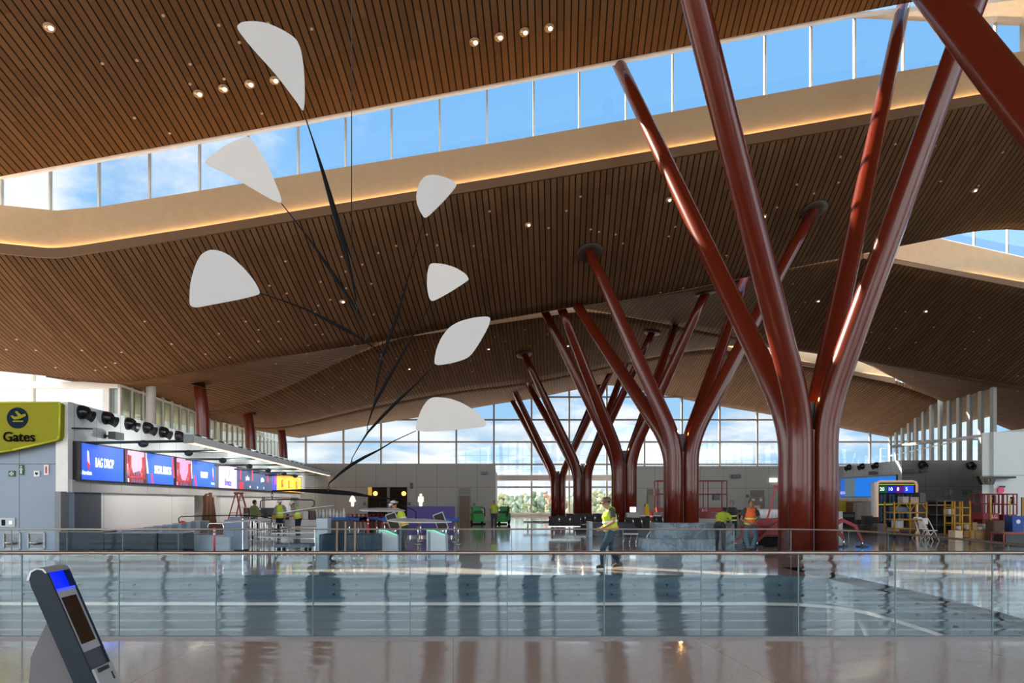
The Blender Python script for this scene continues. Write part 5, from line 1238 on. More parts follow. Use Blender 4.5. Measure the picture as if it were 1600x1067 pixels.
# ---------------------------------------------------------------- lifts and machines
LR = mat('lift_red', (.24,.014,.018), .5)
def scissor(px0, px1, rail, deck, foot, label, dep=1.1, tall=False):
    d = fd(foot); w = (px1-px0)/2/F*d; zr, zd = zp(rail, d), zp(deck, d); o = empty('scissor_lift', (X((px0+px1)/2, d), d, 0), 0, label, 'lift')
    MB().rbox((-w,0,.25),(w,dep,.7), .05).build('chassis', GREYP, o)
    for sx in (-.7, .7):
        for sy in (.05, dep-.05): MB().tube([(sx*w, sy-.08, .22),(sx*w, sy+.08, .22)], .22, 16).build('wheel', RUB, o)
    n = 3; z0 = .7; hh = (zd-.25-z0)/n
    for k in range(n):
        for y in (.15, dep-.15):
            MB().tube([(-w*.8,y,z0+hh*k),(w*.8,y,z0+hh*(k+1))], .04, sq=True).build('scissor_arm', LR, o); MB().tube([(w*.8,y+.04,z0+hh*k),(-w*.8,y+.04,z0+hh*(k+1))], .04, sq=True).build('scissor_arm', LR, o)
    MB().box((-w,0,zd-.28),(w,dep,zd)).build('platform', LR, o)
    text('lettering', 'JLG', mat('lift_letters', (.65,.6,.6), .6), o, (w*.35, -.01, zd-.15), .22, (1,0,0)).name = 'lettering'
    for y in (0, dep):
        for z in (zr, (zr+zd)/2): MB().tube([(-w,y,z),(w,y,z)], .028, 8).build('guard_rail', LR, o)
        for t in (-1, -.45, .45, 1): MB().tube([(w*t,y,zd),(w*t,y,zr)], .028, 8).build('guard_post', LR, o)
    for s in (-1, 1):
        for z in (zr, (zr+zd)/2): MB().tube([(s*w,0,z),(s*w,dep,z)], .028, 8).build('guard_rail', LR, o)
    MB().tube([(-w*.2,-.08,.4),(-w*.2,-.08,zd+.6),(-w*.05,-.08,zd+.7)], .03, 8).build('entry_grab_bar', mat('grab_yellow', (.55,.38,.02), .5), o)
    MB().rbox((w*.6,.05,zd+.45),(w*.8,.3,zd+.8), .04).build('control_box', BLACK, o)
    return o
scissor(1028, 1136, 751, 793, 828, 'red scissor lift with guard rails behind the second column')
scissor(1536, 1561, 772, 802, 843, 'narrow red scissor lift in the storage corner, white top rail', 1.0); scissor(1568, 1589, 772, 804, 843, 'red mast lift with a narrow cage in the storage corner', 1.0)
# tracked spider lift around the big trunk
d = 27.5; o = empty('spider_lift', (X(1235, d), d, 0), 0, 'red tracked lift with angled outriggers behind the largest column', 'lift'); xx = lambda px: X(px, d)-X(1235, d)
MB().rbox((xx(1175),.3,zp(838,d)),(xx(1305),1.5,zp(822,d)), .08).build('body', LR, o); MB().rbox((xx(1180),.2,.0),(xx(1300),.6,.32), .1).build('track', RUB, o); MB().rbox((xx(1180),1.2,.0),(xx(1300),1.6,.32), .1).build('track', RUB, o)
for pts_ in ([(1190,816),(1176,826),(1150,846)],[(1222,814),(1205,826),(1184,846)],[(1298,824),(1318,813),(1338,822),(1349,846)],[(1300,832),(1312,830),(1320,842)]):
    q = MB().tube([(xx(a), .1, zp(b, d)) for a, b in pts_], [.10]+[.09]*(len(pts_)-2)+[.06], sq=True).build('outrigger', LR, o); a, b = pts_[-1]; MB().lathe([(.22,0),(.22,.04),(.05,.06)], Matrix.Translation((xx(a), .1, max(0.0, 0))), 16).build('foot_pad', mat('pad_teal', (.04,.07,.08), .6), q)
    MB().tube([(xx(a), .1, .05), (xx(a), .1, zp(b, d))], .035, 8).build('jack_leg', STEEL, q)
MB().tube([(xx(1180),.8,zp(820,d)),(xx(1235),.8,zp(812,d)),(xx(1300),.8,zp(818,d))], .12, sq=True).build('boom', LR, o)
MB().rbox((xx(1151),.3,.0),(xx(1168),.8,.1), .03).build('rubber_mat', mat('pad_teal', (.04,.07,.08), .6), o)
# drums in a row before the light grey wall
dr = MB().lathe([(.16,0),(.16,.42),(.12,.46),(.05,.48)], None, 14).build('canister', mat('canister_white', (.6,.62,.62), .4)); d = 36; tb = box_at('long_table', 1147, 1232, 810, 836, mat('table_dark', (.05,.05,.05), .6), .6, 'long dark table with canisters before the light grey wall', 'table')
d = fd(836); z = zp(810, d); tag(dr, 'white canister in the row on the long dark table', 'canister', 'canisters on the long dark table'); dr.location = (X(1188, d), d+.3, z)
for k in range(1, 7): dup(dr, (X(1188+k*5.6, d), d+.3, z))
dk = MB().lathe([(.14,0),(.14,.36),(.09,.42),(.05,.44)], None, 14).build('dark_canister', BLACK); dk.location = (X(1152, d), d+.3, z); tag(dk, 'black canister in the row on the long dark table', 'canister', 'black canisters on the long dark table')
for k in range(1, 5): dup(dk, (X(1152+k*6.5, d), d+.3, z))
for k, px in enumerate((1208.5, 1222)):
    c = P(px, 750, RW-.12); o = MB().rbox((c.x-.34, RW-.14, c.z-.18), (c.x+.34, RW+.02, c.z+.18), .04).build('emergency_light', emis('emergency_lamp', (1, 1, .9), 1.3)); tag(o, ('lit emergency light on the light grey wall, the one away from the column','lit emergency light on the light grey wall, above the red ladder top')[k], 'lamp')
# ---------------------------------------------------------------- storage corner
# screens on the check-in wall of the far side
Rd = lambda px: (31.3+.08*59)/((px-CX)/F+.08)
def rwp(px, z, off=0.0):
    d = Rd(px); return Vector((X(px, d)-off, d-.08*off, z))
def rwbox(name, px0, px1, z0, z1, m, off, th=.06, par=None):
    a, b = rwp(px0, z0, off), rwp(px1, z0, off); t = Vector((th, 0, 0)); c = Vector((0, 0, z1-z0))
    return MB().add([a, b, b+t, a+t, a+c, b+c, b+t+c, a+t+c], [(0,1,2,3),(4,5,6,7),(0,1,5,4),(1,2,6,5),(2,3,7,6),(3,0,4,7)]).build(name, m, par)
o = empty('video_wall', (0, 0, 0), 0, 'blue and grey video screen on the far pale wall beyond the largest column', 'screen')
z0, z1 = 2.15, 3.75
rwbox('housing', 1303, 1404, z0-.06, z1+.15, BLACK, .16, .15, o)
rwbox('screen_panel', 1304.5, 1323, z0, z1, emis('led_r1', C3(36, 92, 190)), .18, .01, o); rwbox('screen_panel', 1323, 1339, z0, z1, emis('led_r2', C3(84, 100, 106)), .18, .01, o); rwbox('screen_panel', 1339, 1403, z0, z1, emis('led_r3', C3(28, 110, 205)), .18, .01, o)
rwbox('screen_strip', 1305, 1403, z1, z1+.12, emis('led_r4', C3(60, 90, 120)), .18, .01, o)
t = text('lettering', 'UNITED', emis('led_text_r', (.75,.6,.9)), o, rwp(1313.5, z0+.35, .22), .34, Vector((.08, -1, 0)), sx=2.0)
rwbox('wall_right', 1302, 1409, .0, 2.6, panel_mat('white_far_panels', (.62,.62,.6), 2.5, 3), .02, .3)['kind'] = 'structure'
tag(rwbox('trim_12', 1302, 1366, 1.75, 2.1, WHITE, .5, .5), kind='structure')
# things standing before it
def bxx(name, px0, px1, top, foot, m, dep, label, cat, grp=None, r=.02, lift=0): 
    return box_at(name, px0, px1, top, foot, m, dep, label, cat, grp, r)
bxx('mustard_board', 1303, 1325, 782, 818, mat('panel_mustard', (.36,.30,.02), .5), .3, 'tall mustard yellow panel beside the largest column', 'panel')
bxx('wooden_board', 1325, 1346, 784, 818.5, mat('panel_umber', (.10,.045,.012), .5), .3, 'dark brown wooden panel beside the mustard panel', 'panel')
bxx('grey_locker', 1339, 1352, 785, 821, mat('locker_grey', (.24,.23,.22), .5), .6, 'plain grey locker in front of the brown panel', 'locker')
d = fd(824); o = empty('display_cabinet', (X(1323, d), d, 0), 0, 'black framed cabinet with a white side in front of the mustard panel', 'cabinet')
MB().rbox((X(1309,d)-o.location.x,0,0),(X(1317,d)-o.location.x,.6,zp(799,d)), .02).build('white_side', WHITE, o); MB().box((X(1317,d)-o.location.x,.1,0),(X(1337,d)-o.location.x,.6,zp(800,d))).build('body', BLACK, o); MB().box((X(1319,d)-o.location.x,.06,zp(808,d)),(X(1335,d)-o.location.x,.1,zp(803,d))).build('glass_front', mat('dim_glass', (.10,.10,.10), .1), o)
# pile of dark boxes
rr = random.Random(11)
for k, (px, w, t, ft) in enumerate(((1347,13,812,829),(1358,12,806,830),(1367,12,808,831),(1352,16,820,834),(1366,10,822,835))):
    bxx('dark_case', px-w/2, px+w/2, t, ft, mat('case_dark_%d' % (k % 3), ((.03,.025,.022),(.05,.035,.03),(.02,.02,.024))[k % 3], .6), .5, 'dark equipment case %s' % ('at the grey locker foot', 'on the middle of the pile left of the flight board', 'nearest the flight board frame', 'lowest and front of the pile near the lift outrigger', 'small and front of the pile near the grey carton')[k], 'case', 'dark cases left of the flight board')
bxx('grey_carton', 1371, 1386, 818, 835, mat('carton_grey', (.16,.14,.16), .7), .5, 'grey carton at the foot of the flight board', 'box')
# flight board
d = 44; o = empty('flight_board', (X(1401, d), d, 0), 0, 'black flight board headed 20, 10, 8 and 5 in a pale rounded arch', 'flight board'); bx0 = lambda px: X(px, d)-o.location.x
arc = [(bx0(1371),0,0),(bx0(1371),0,zp(756,d)),(bx0(1372.5),0,zp(753,d)),(bx0(1376),0,zp(752,d)),(bx0(1427,),0,zp(752,d)),(bx0(1431),0,zp(753.5,d)),(bx0(1432.5),0,zp(757,d)),(bx0(1433),0,0)]
MB().tube(arc, .07, 8).build('arch_frame', mat('arch_pink_lit', (.75,.52,.40), .4, emit=(1,.6,.4), es=.25), o)  # white arch; its pink light is put into the colour and glow
MB().box((bx0(1366),.0,0),(bx0(1370),.4,zp(753,d))).build('pale_jamb', WHITE, o)
MB().box((bx0(1373),.05,.1),(bx0(1431),.3,zp(754,d))).build('board', mat('board_black', (.008,.010,.016), .3), o)
for a, b, c in ((1374,1386.5,(18,70,40)),(1387,1399.5,(18,30,150)),(1400,1413,(80,20,110)),(1413.5,1428,(30,70,220))):
    MB().box((bx0(a),.03,zp(770,d)),(bx0(b),.05,zp(758.5,d))).build('heading_tile', emis('tile_%d' % a, C3(*c)), o)
for s, px in (('20',1378.5),('10',1391.5),('8',1403.5),('5',1417)): text('heading_number', s, emis('board_white', (.85,.95,.95)), o, (bx0(px), .02, zp(764.3,d)), .30, (1,0,0), ext=.002, sx=.95, bold=.004)
for a, b, y in ((1373,1430,756.5),(1373,1396,788)): MB().box((bx0(a),.03,zp(y+1,d)),(bx0(b),.05,zp(y-.6,d))).build('green_line', emis('board_lime', C3(150,160,40), .8), o)
m = MB()
for r_ in range(18):
    y = 773+r_*2.4
    if 785 < y < 791: continue
    for px in (1376,1381.5,1390,1395.5,1404,1409.5,1418,1423.5):
        w = rr.uniform(2.0, 4.2); m.box((bx0(px),.035,zp(y+.8,d)),(bx0(px+w),.05,zp(y,d)))
tag(m.build('listing_rows', emis('board_rows', C3(66, 84, 110), .8), o), kind='stuff')
# yellow scaffolds
SC = mat('scaffold_yellow', (.42,.22,.012), .5)
def scaffold(px, foot, top, levels, label, dep=.9):
    d = fd(foot); o = empty('baker_scaffold', (X(px[1], d), d, 0), 0, label, 'scaffold', None); b = lambda p: X(p, d)-o.location.x; h = zp(top, d)
    for p in px:
        for y in (0, dep): MB().tube([(b(p),y,.15),(b(p),y,h)], .035, 8).build('upright', SC, o); 
        MB().tube([(b(p)-.03,0,.07),(b(p)+.03,0,.07)], .07, 12).build('wheel', RUB, o)
    for y_ in levels:
        z = zp(y_, d)
        for y in (0, dep): MB().tube([(b(px[0]),y,z),(b(px[-1]),y,z)], .03, 8).build('rail', SC, o)
        for p in px: MB().tube([(b(p),0,z),(b(p),dep,z)], .025, 8).build('cross_rail', SC, o)
    return o, d, b
o, d, b = scaffold((1397.5,1422,1447.5), 841, 784, (787,801,812,826), 'yellow two-bay wheeled scaffold loaded with boxes')
for a, c in ((1398,1404),(1422,1416),(1423,1429),(1447,1441)): MB().tube([(b(a),-.02,zp(797,d)),(b(c),-.02,zp(788,d))], .02, 6).build('brace', SC, o)
for y_ in (787, 801, 826): MB().box((b(1398),.05,zp(y_,d)),(b(1447),.85,zp(y_,d)+.03)).build('shelf_board', mat('plank', (.35,.30,.22), .7) if y_ == 826 else CTW, o)
def load(px0, px1, lvl, h, m, nm, label, cat, d_=None):
    dd = (d_ or d)+.15; z = zp(lvl, d_ or d)+.03; return tag(MB().rbox((X(px0,dd),dd,z),(X(px1,dd),dd+.5,z+h), .03).build(nm, m), label, cat)
load(1411, 1420, 787, .30, mat('bag_grey', (.35,.33,.31), .8), 'parcel', 'grey parcel on top of the yellow two-bay scaffold, flight board side', 'parcel'); load(1423, 1436, 787, .28, mat('roll_tan', (.35,.28,.20), .8), 'parcel', 'tan rolled parcel on top of the yellow two-bay scaffold', 'parcel'); load(1437, 1447, 787, .5, BLACK, 'black_crate', 'black crate on top of the yellow two-bay scaffold', 'crate')
load(1401, 1412, 826, .42, mat('bag_white', (.45,.48,.5), .7), 'white_bag', 'white bag on the lowest shelf of the two-bay scaffold', 'bag'); load(1423, 1434, 826, .45, mat('carton_brown', (.20,.11,.05), .8), 'carton', 'brown carton on the lowest shelf of the two-bay scaffold', 'carton'); load(1436, 1446, 826, .3, CTW, 'tool_box', 'pale tool box on the lowest shelf of the two-bay scaffold', 'box'); load(1400, 1419, 801, .25, DG, 'slate_panel', 'slate grey panel on the middle shelf of the two-bay scaffold', 'panel')
o, d, b = scaffold((1491.5,1503.5,1515.5), 847, 783, (793,805,818,838), 'yellow narrow scaffold standing before the wooden crate', .7)
# folding chairs
def fchair(px, foot, label, rz):
    d = fd(foot); o = empty('folding_chair', (X(px, d), d, 0), rz, label, 'chair', 'white folding chairs beside the scaffold')
    MB().rbox((-.21,-.22,.43),(.21,.2,.47), .03).build('seat', WHITE, o); MB().rbox((-.2,.2,.72),(.2,.23,.98), .04).build('backrest', WHITE, o)
    for s in (-1, 1): MB().tube([(s*.22,-.28,0),(s*.21,.21,.95)], .018, 8).build('leg', WHITE, o); MB().tube([(s*.2,.32,0),(s*.2,-.1,.45)], .018, 8).build('leg', WHITE, o)
fchair(1453, 845, 'white folding chair just right of the two-bay scaffold', .5); fchair(1439, 841, 'white folding chair half behind the two-bay scaffold', .2)
# black rack
d = fd(838); o = empty('storage_rack', (X(1492, d), d+.4, 0), 0, 'tall black open rack with dark shelves behind the narrow scaffold', 'rack'); b = lambda p: X(p, d)-o.location.x
for p in (1471, 1514):
    for y in (0, .8): MB().tube([(b(p),y,0),(b(p),y,zp(782,d))], .03, sq=True).build('upright', mat('rack_steel', (.05,.06,.06), .4), o)
for y_, m_ in ((783,BLACK),(790,mat('shelf_peach', (.50,.30,.2), .6)),(806,BLACK),(822,BLACK)): MB().box((b(1471),0,zp(y_,d)),(b(1514 if y_ != 790 else 1496),.8,zp(y_,d)+.05)).build('shelf', m_, o)
MB().box((b(1471),.82,.1),(b(1514),.86,zp(784,d))).build('back_sheet', mat('rack_back', (.014,.012,.012), .8), o)
load(1483, 1491, 808, .38, SIGNW, 'white_canister', 'white canister on a shelf of the tall black rack', 'canister', d+.45); load(1493, 1503, 806, .5, mat('carton_dim', (.12,.08,.07), .8), 'carton', 'dim brown carton on a shelf of the tall black rack', 'carton', d+.45)
bxx('brown_carton', 1515, 1523, 799, 838, mat('carton_brown', (.20,.11,.05), .8), .4, 'tall brown carton right of the tall black rack', 'carton')
# crates and boxes in the sun
WD = mat('crate_wood', (.45,.28,.12), .7, var=(2,.25))
d = fd(846.5); o = empty('wooden_crate', (X(1525, d), d, 0), 0, 'long sunlit wooden crate with battens beside the narrow scaffold', 'crate'); b = lambda p: X(p, d)-o.location.x
MB().rbox((b(1506),.03,.05),(b(1543),.9,zp(830,d)), .01).build('box', WD, o)
for p in (1506, 1523.5, 1540.5): MB().box((b(p),0,.0),(b(p+2.2),.03,zp(829.5,d))).build('batten', mat('batten_wood', (.38,.22,.09), .7), o)
for z in (.0, zp(832,d)): MB().box((b(1508.3),0.005,z),(b(1540.4),.03,z+.08)).build('rail_board', mat('batten_wood', (.38,.22,.09), .7), o)
CRM = mat('carton_cream', (.62,.52,.36), .7)
bxx('cream_carton', 1492.5, 1504.5, 829, 847.5, CRM, .5, 'sunlit cream carton at the foot of the narrow scaffold', 'carton')
d = 31; z = zp(830, d); fz_ = zp(824, fd(846))
for k, (px, w, h, m_, lb) in enumerate(((1497,7,.18,SIGNW,'white sack on the sunlit cream carton'),(1509,6,.3,SIGNW,'upright white sack on the crate end by the scaffold'),(1519,6,.32,WD,'small wooden box on the long crate'),(1528,7,.14,SIGNW,'flat white sack on the middle of the long crate'),(1537,9,.2,SIGNW,'pale folded sack at the far end of the long crate'),(1550,8,.22,CRM,'cream parcel lying on the cream drum'))):
    dd = 31.6; o = MB().ell((0,0,h/2), (w/2/F*dd, .22, h/2+.01), 14, 8).build('sack', m_) if m_ is not WD else MB().rbox((-.1,-.1,0),(.1,.1,h), .01).build('small_box', m_); o.location = (X(px, dd), dd-.1 if k != 5 else fd(846)+.2, (zp(829, fd(847)) if k < 5 else fz_)); tag(o, lb, 'sack' if m_ is not WD else 'box')
bxx('cream_drum', 1545, 1555, 824, 846, mat('drum_cream', (.50,.44,.34), .6), .4, 'cream drum beside the long wooden crate', 'drum', r=.18); bxx('brown_heap_box', 1553, 1571, 813, 848, mat('carton_dark', (.10,.06,.045), .8), .6, 'dark brown carton heap below the red lifts', 'carton', r=.08); bxx('small_carton', 1572, 1583, 815, 847, mat('carton_umber', (.14,.09,.05), .8), .4, 'small umber carton beside the blue bin', 'carton', r=.04)
d = fd(848); o = empty('blue_bin', (X(1591, d), d, 0), 0, 'blue wheeled bin in the storage corner', 'bin'); MB().prism([(-.2,0,.1),(.2,0,.1),(.25,0,zp(808,d)),(-.25,0,zp(808,d))], (0,.5,0)).build('body', mat('bin_blue', (.02,.07,.30), .5), o); MB().rbox((-.27,-.03,zp(808,d)),(.27,.54,zp(806,d)), .02).build('lid', mat('bin_blue', (.02,.07,.30), .5), o)
for s in (-1, 1): MB().tube([(s*.2-.03,.45,.09),(s*.2+.03,.45,.09)], .09, 12).build('wheel', RUB, o)
MB().ell((0,-.01,zp(815,d)), (.09,.01,.09), 14, 6).build('white_emblem', SIGNW, o)
# red-topped table
d = fd(853); o = empty('red_table', (X(1592, d), d, 0), 0, 'red-topped table, dark below its top, at the picture edge, before the storage corner', 'table'); b = lambda p: X(p, d)-o.location.x
MB().rbox((b(1568),0,zp(833,d)-.05),(b(1630),.8,zp(832,d)), .02).build('top', mat('table_red', (.32,.07,.06), .5), o); MB().box((b(1573),.06,.05),(b(1628),.76,zp(835,d))).build('dark_underside', BLACK, o)  # black box fills the space below the top
for p in (1569.5, 1628): MB().tube([(b(p),.04,0),(b(p),.04,zp(833,d))], .03, 8).build('leg', mat('table_red', (.32,.07,.06), .5), o); MB().tube([(b(p),.76,0),(b(p),.76,zp(833,d))], .03, 8).build('leg', mat('table_red', (.32,.07,.06), .5), o)
# wooden upright, alarm, hanging sign
bxx('wooden_upright', 1597, 1606, 777, 842, mat('upright_tan', (.40,.24,.10), .6), .1, 'tan wooden upright at the picture edge', 'post')
xw = P(1552, 0, 35).x
d = 34.9; c = P(1562, 766, d); o = empty('wall_alarm', c, 0, 'round pink alarm on the pale wall above the red lifts', 'alarm'); MB().tube([(0,0,0),(0,-.12,0)], .15, 18, smooth=False).build('dome', mat('alarm_pink', (.85,.10,.22), .4), o); MB().box((-.02,-.10,.12),(.2,-.0,.22)).build('black_mount', BLACK, o)
d = 34.4; o = empty('projecting_sign', P(1544, 757, d), 0, 'black trapezoid sign with a dim golden symbol projecting from the wall corner', 'sign'); s_ = 1/F*d
MB().prism([(-14*s_,0,13*s_),(14*s_,0,13*s_),(9*s_,0,0),(-8*s_,0,0)], (0,.25,0)).build('panel', BLACK, o); g_ = mat('sign_gold', (.16,.12,.02), .5)
q = MB(); q.tube([(math.cos(t)*4.5*s_, -.02, 6.5*s_+math.sin(t)*4.5*s_) for t in [2*math.pi*k/24 for k in range(25)]], .02, 6, cap=False); q.build('ring_symbol', g_, o); MB().box((-1.8*s_,-.03,4*s_),(1.8*s_,-.01,9*s_)).build('case_symbol', g_, o)
MB().box((9*s_,.05,10*s_),(45*s_, .62,13*s_)).build('shadow_arm', mat('plate_shadow', (.03,.04,.045), .5), o)  # arm to the wall, also standing in for the dark shadow beside the sign
# nozzles of the far side
for k, (px, py) in enumerate(((1310,731),(1328.5,730),(1349,728.5),(1371,727))):
    dd = Rd(px); nozzle(rwp(px, zp(py, dd), .02), (-1, -.08, 0), 'round air nozzle on the far pale wall, %s from the largest column' % names[k], 'air nozzles along the far pale wall', .28)
nozzle(P(1441, 726, 58.9), (0, -1, 0), 'round air nozzle on the dark grey wall beside the flight board', None, .34); nozzle(P(1516, 727, 58.9), (0, -1, 0), 'round air nozzle on the dark grey wall near the pale corner', None, .34)
camera_fix(P(1418, 736, 58.9), (0, -1, 0), 'small camera on the dark grey wall near its pale corner edge', 1.6); camera_fix(P(1440, 737, 58.9), (0, -1, 0), 'small camera below the nozzle on the dark grey wall', 1.2); camera_fix(rwp(1372, zp(739, Rd(1372)), .0), (-1, 0, 0), 'camera on the far pale wall under the nozzles', 1.8)
for k, (px, w, c) in enumerate(((1478,6,(.22,.20,.19)),(1485,4,(.30,.27,.25)),(1507,5,(.08,.12,.10)),(1514,7,(.04,.20,.08)),(1523,6,(.22,.22,.21)),(1531,4,(.30,.22,.20)))):
    a = P(px-w/2, 773, 58.95); b_ = P(px+w/2, 765, 58.95); tag(MB().box((a.x,58.9,a.z),(b_.x,58.98,b_.z)).build('safety_sign', mat('dim_sign_%d' % k, c, .5)), ('dim grey plate on the dark wall, first from the flight board','narrow pale plate on the dark wall, second from the flight board','dark green square plate on the dark wall','wider green safety sign on the dark wall','grey plate on the dark wall right of the green sign','narrow reddish plate on the dark wall near the projecting sign')[k], 'sign')

# ---------------------------------------------------------------- kiosk by the viewer
k0 = P(71, 896, 5.3); n_ = Vector((math.sin(math.radians(95)), -math.cos(math.radians(95)), 0)); wv = Vector((-.087, .996, 0)).normalized(); T_ = math.radians(22.6)
up_ = (-n_*math.sin(T_) + Vector((0,0,1))*math.cos(T_)).normalized(); nf = wv.cross(up_).normalized(); 
if nf.dot(n_) < 0: nf = -nf
kio = empty('self_service_kiosk', (k0.x, k0.y, 0), 0, 'tilted dark kiosk with a blue glowing top close to the viewer', 'kiosk')
BASE = k0 - Vector(kio.location)
def kp(u, v, w=0): return BASE + wv*u - up_*v + nf*w       # u across, v down the face, w out of it
Wd = .32; Lh = 1.05
def slab(u0, u1, v0, v1, w0, w1, m, nm, par=kio, r=0):
    return MB().prism([kp(u0,v0,w0),kp(u1,v0,w0),kp(u1,v1,w0),kp(u0,v1,w0)], nf*(w1-w0)).build(nm, m, par)
KD = mat('kiosk_slate', (.010,.020,.032), .4, spec=.25); KL = mat('kiosk_light_face', (.42,.42,.42), .35)
# side profile with a rounded top, swept across the width
prof = [(0,-.0),(-.012,-.035),(-.045,-.055),(-.09,-.05),(-.125,-.02),(-.14,.04),(-.14,Lh),(0,Lh)]
for u0, u1 in ((0,.02),(Wd-.02,Wd)): MB().prism([kp(u0, v, w+.012) for w, v in prof], wv*(u1-u0)).build('side_cheek', KD, kio)
MB().prism([kp(.02, v, w) for w, v in [(-.035,.135),(-.05,-.02),(-.09,-.035),(-.12,.0),(-.132,.05),(-.132,Lh),(-.012,Lh),(-.012,.135)]], wv*(Wd-.04)).build('shell', KD, kio)
q = MB(); tp = [(.012,0),(0,-.038),(-.04,-.060),(-.09,-.055),(-.128,-.02),(-.135,-.0),(-.12,0),(-.085,-.045),(-.04,-.05),(-.01,-.03),(0,0)]
q.prism([kp(-.004, v, w) for w, v in tp], wv*(Wd+.008)); q.build('silver_hood', mat('hood_silver', (.45,.48,.52), .25, metal=.5), kio)
BG = mat('blue_glow', (.0,.01,.8), .4, emit=(.0,.012,1.0), es=1.1)
slab(.02, Wd-.02, -.005, .135, -.034, -.028, BG, 'blue_light_panel'); slab(.02, Wd-.02, .13, .15, -.05, .008, mat('blue_lip', (.15,.2,.9), .3, emit=(.02,.04,1), es=.7), 'lit_lip')
slab(.02, .075, .01, .10, -.028, -.012, mat('lamp_housing', (.2,.2,.5), .4), 'camera_housing')
slab(.02, Wd-.02, .15, .63, -.012, .004, KL, 'screen_bezel'); slab(.055, Wd-.055, .20, .57, .004, .007, mat('kiosk_screen', (.030,.018,.010), .06, spec=.8), 'screen')
slab(.02, Wd-.02, .63, .77, -.012, .0, mat('kiosk_face_slate', (.06,.075,.085), .4), 'lower_face')
slab(.02, Wd-.02, .77, .97, -.012, .03, KL, 'printer_panel'); slab(.06, Wd-.12, .78, .81, .03, .05, BLACK, 'scanner'); slab(Wd-.09, Wd-.07, .84, .90, .03, .034, BLACK, 'card_slot')
# curved base
bk = [kp(.06, .30, -.13), kp(.06, .42, -.26), kp(.06, .52, -.36), kp(.06, .68, -.44)]
prof2 = [bk[0], bk[1], bk[2], bk[3]] ; lo_ = bk[3].copy(); lo_.z = 0.06; b2 = kp(.06, Lh-.02, -.02); b3 = b2.copy(); b3.z = .06
mid = bk[3].lerp(lo_, .4) - Vector((.03, 0, 0))
MB().prism(prof2 + [mid, lo_, b3, b2], wv*(Wd-.12)).build('base_body', mat('kiosk_base_grey', (.14,.135,.145), .5), kio)
fl = [lo_.copy(), b3.copy()]; MB().prism([Vector((fl[0].x-.05, fl[0].y-.03, 0)), Vector((fl[1].x+.08, fl[1].y-.05, 0)), Vector((fl[1].x+.08, fl[1].y-.05, .06)), Vector((fl[0].x-.05, fl[0].y-.03, .06))], wv*(Wd-.04)).build('foot_plate', KD, kio)

# ---------------------------------------------------------------- downlights set in the ceiling
proto_s = empty('downlight', (0,0,0)); MB().lathe([(.03,.0),(.045,.0),(.045,-.012),(.03,-.012)], None, 10).build('trim_ring', mat('ring_tan', (.4,.3,.2), .5), proto_s)
MB().lathe([(.001,.0),(.034,-.0),(.034,-.01),(.001,-.012)], None, 8).build('lamp', mat('pin_lamp', (1,.85,.6), .5, emit=(1,.82,.55), es=6), proto_s)
proto_b = empty('gimbal_downlight', (0,0,0)); MB().lathe([(.10,0),(.16,0),(.16,-.03),(.10,-.03)], None, 16).build('trim_ring', mat('ring_bronze', (.35,.22,.12), .4), proto_b)
MB().ell((-.04,0,-.03), (.075,.075,.05), 10, 6).build('lamp', mat('gimbal_lamp', (1,.85,.6), .5, emit=(1,.80,.52), es=2.2), proto_b); MB().ell((.07,0,-.02), (.05,.05,.03), 8, 5).build('reflector', mat('reflector_tan', (.8,.6,.4), .2, metal=.8), proto_b)
small = [(160,99),(255,24),(342,39),(214,94),(297,100),(297,131),(350,123),(374,66),(210,184),(265,208),(419,36),(487,45),(409,177),(765,330),(667,366),(683,383),(619,384),(591,395),(740,384),(566,413),(540,424),(446,408),(534,401),(421,446),(448,458),(501,440),(580,443),(516,468),(497,477),(492,487),(584,491),(493,507),(541,450),(384,502),(435,502),(342,521),(404,515),(404,533),(504,522),(439,529),(482,539),(226,502),(268,537),(321,553),(359,558),(190,550),(180,567),(149,578),(165,573),(87,574),(128,547),(56,547),(10,546),(26,530),(554,539),(479,552),(498,557),(481,566),(431,568),(532,560),(442,595),(907,307),(885,329),(857,356),(923,358),(936,362),(962,366),(973,380),(1055,354),(1045,369),(1135,399),(1214,324),(1187,351),(1310,285),(1313,245),(1272,302),(1245,288),(1399,225),(1461,228),(1470,283),(1567,238),(1529,290),(1388,329),(1239,443),(1067,450),(1032,457),(1221,469),(1243,487),(1258,472),(1362,519),(1400,513),(1415,487),(1431,535),(1390,544),(1354,535),(1459,511),(1521,518),(1531,496),(1545,531),(1508,545),(1426,589),(1590,587),(1590,611),(1476,595),(1499,595),(548,577),(535,592),(573,562),(567,576),(604,577),(620,560),(655,604),(532,590),(586,611),(493,610),(604,621),(507,616),(572,620),(519,635),(520,605),(665,547),(657,581),(773,526),(789,533),(820,515),(828,540),(856,522),(735,563),(738,580),(703,569),(690,652)]
big = [(77,42),(310,146),(349,138),(390,131),(429,125),(741,65),(780,57.5),(819,49.5),(858,43),(535,471),(825,351),(1045,312),(1193,338),(1523,297),(1278,470),(1446,486),(639,576),(763,545),(887,540)]
def put(proto, px, py, s, first, grp, lab):
    h = shell_hit(px, py)
    if h is None or h[0] is None: return first
    nrm = h[1] if h[1].z > 0 else -h[1]
    o = proto if first else dup(proto)
    o.location = h[0] - nrm*.005; o.rotation_mode = 'QUATERNION'; o.rotation_quaternion = nrm.to_track_quat('Z', 'Y'); o.scale = (s, s, s)
    tag(o, lab, 'downlight', grp); return False
f = True
for px, py in small: f = put(proto_s, px, py, 1.35, f, 'pin-point downlights scattered over the wooden ceiling', 'tiny pin-point downlight in the slatted wooden ceiling')
f = True
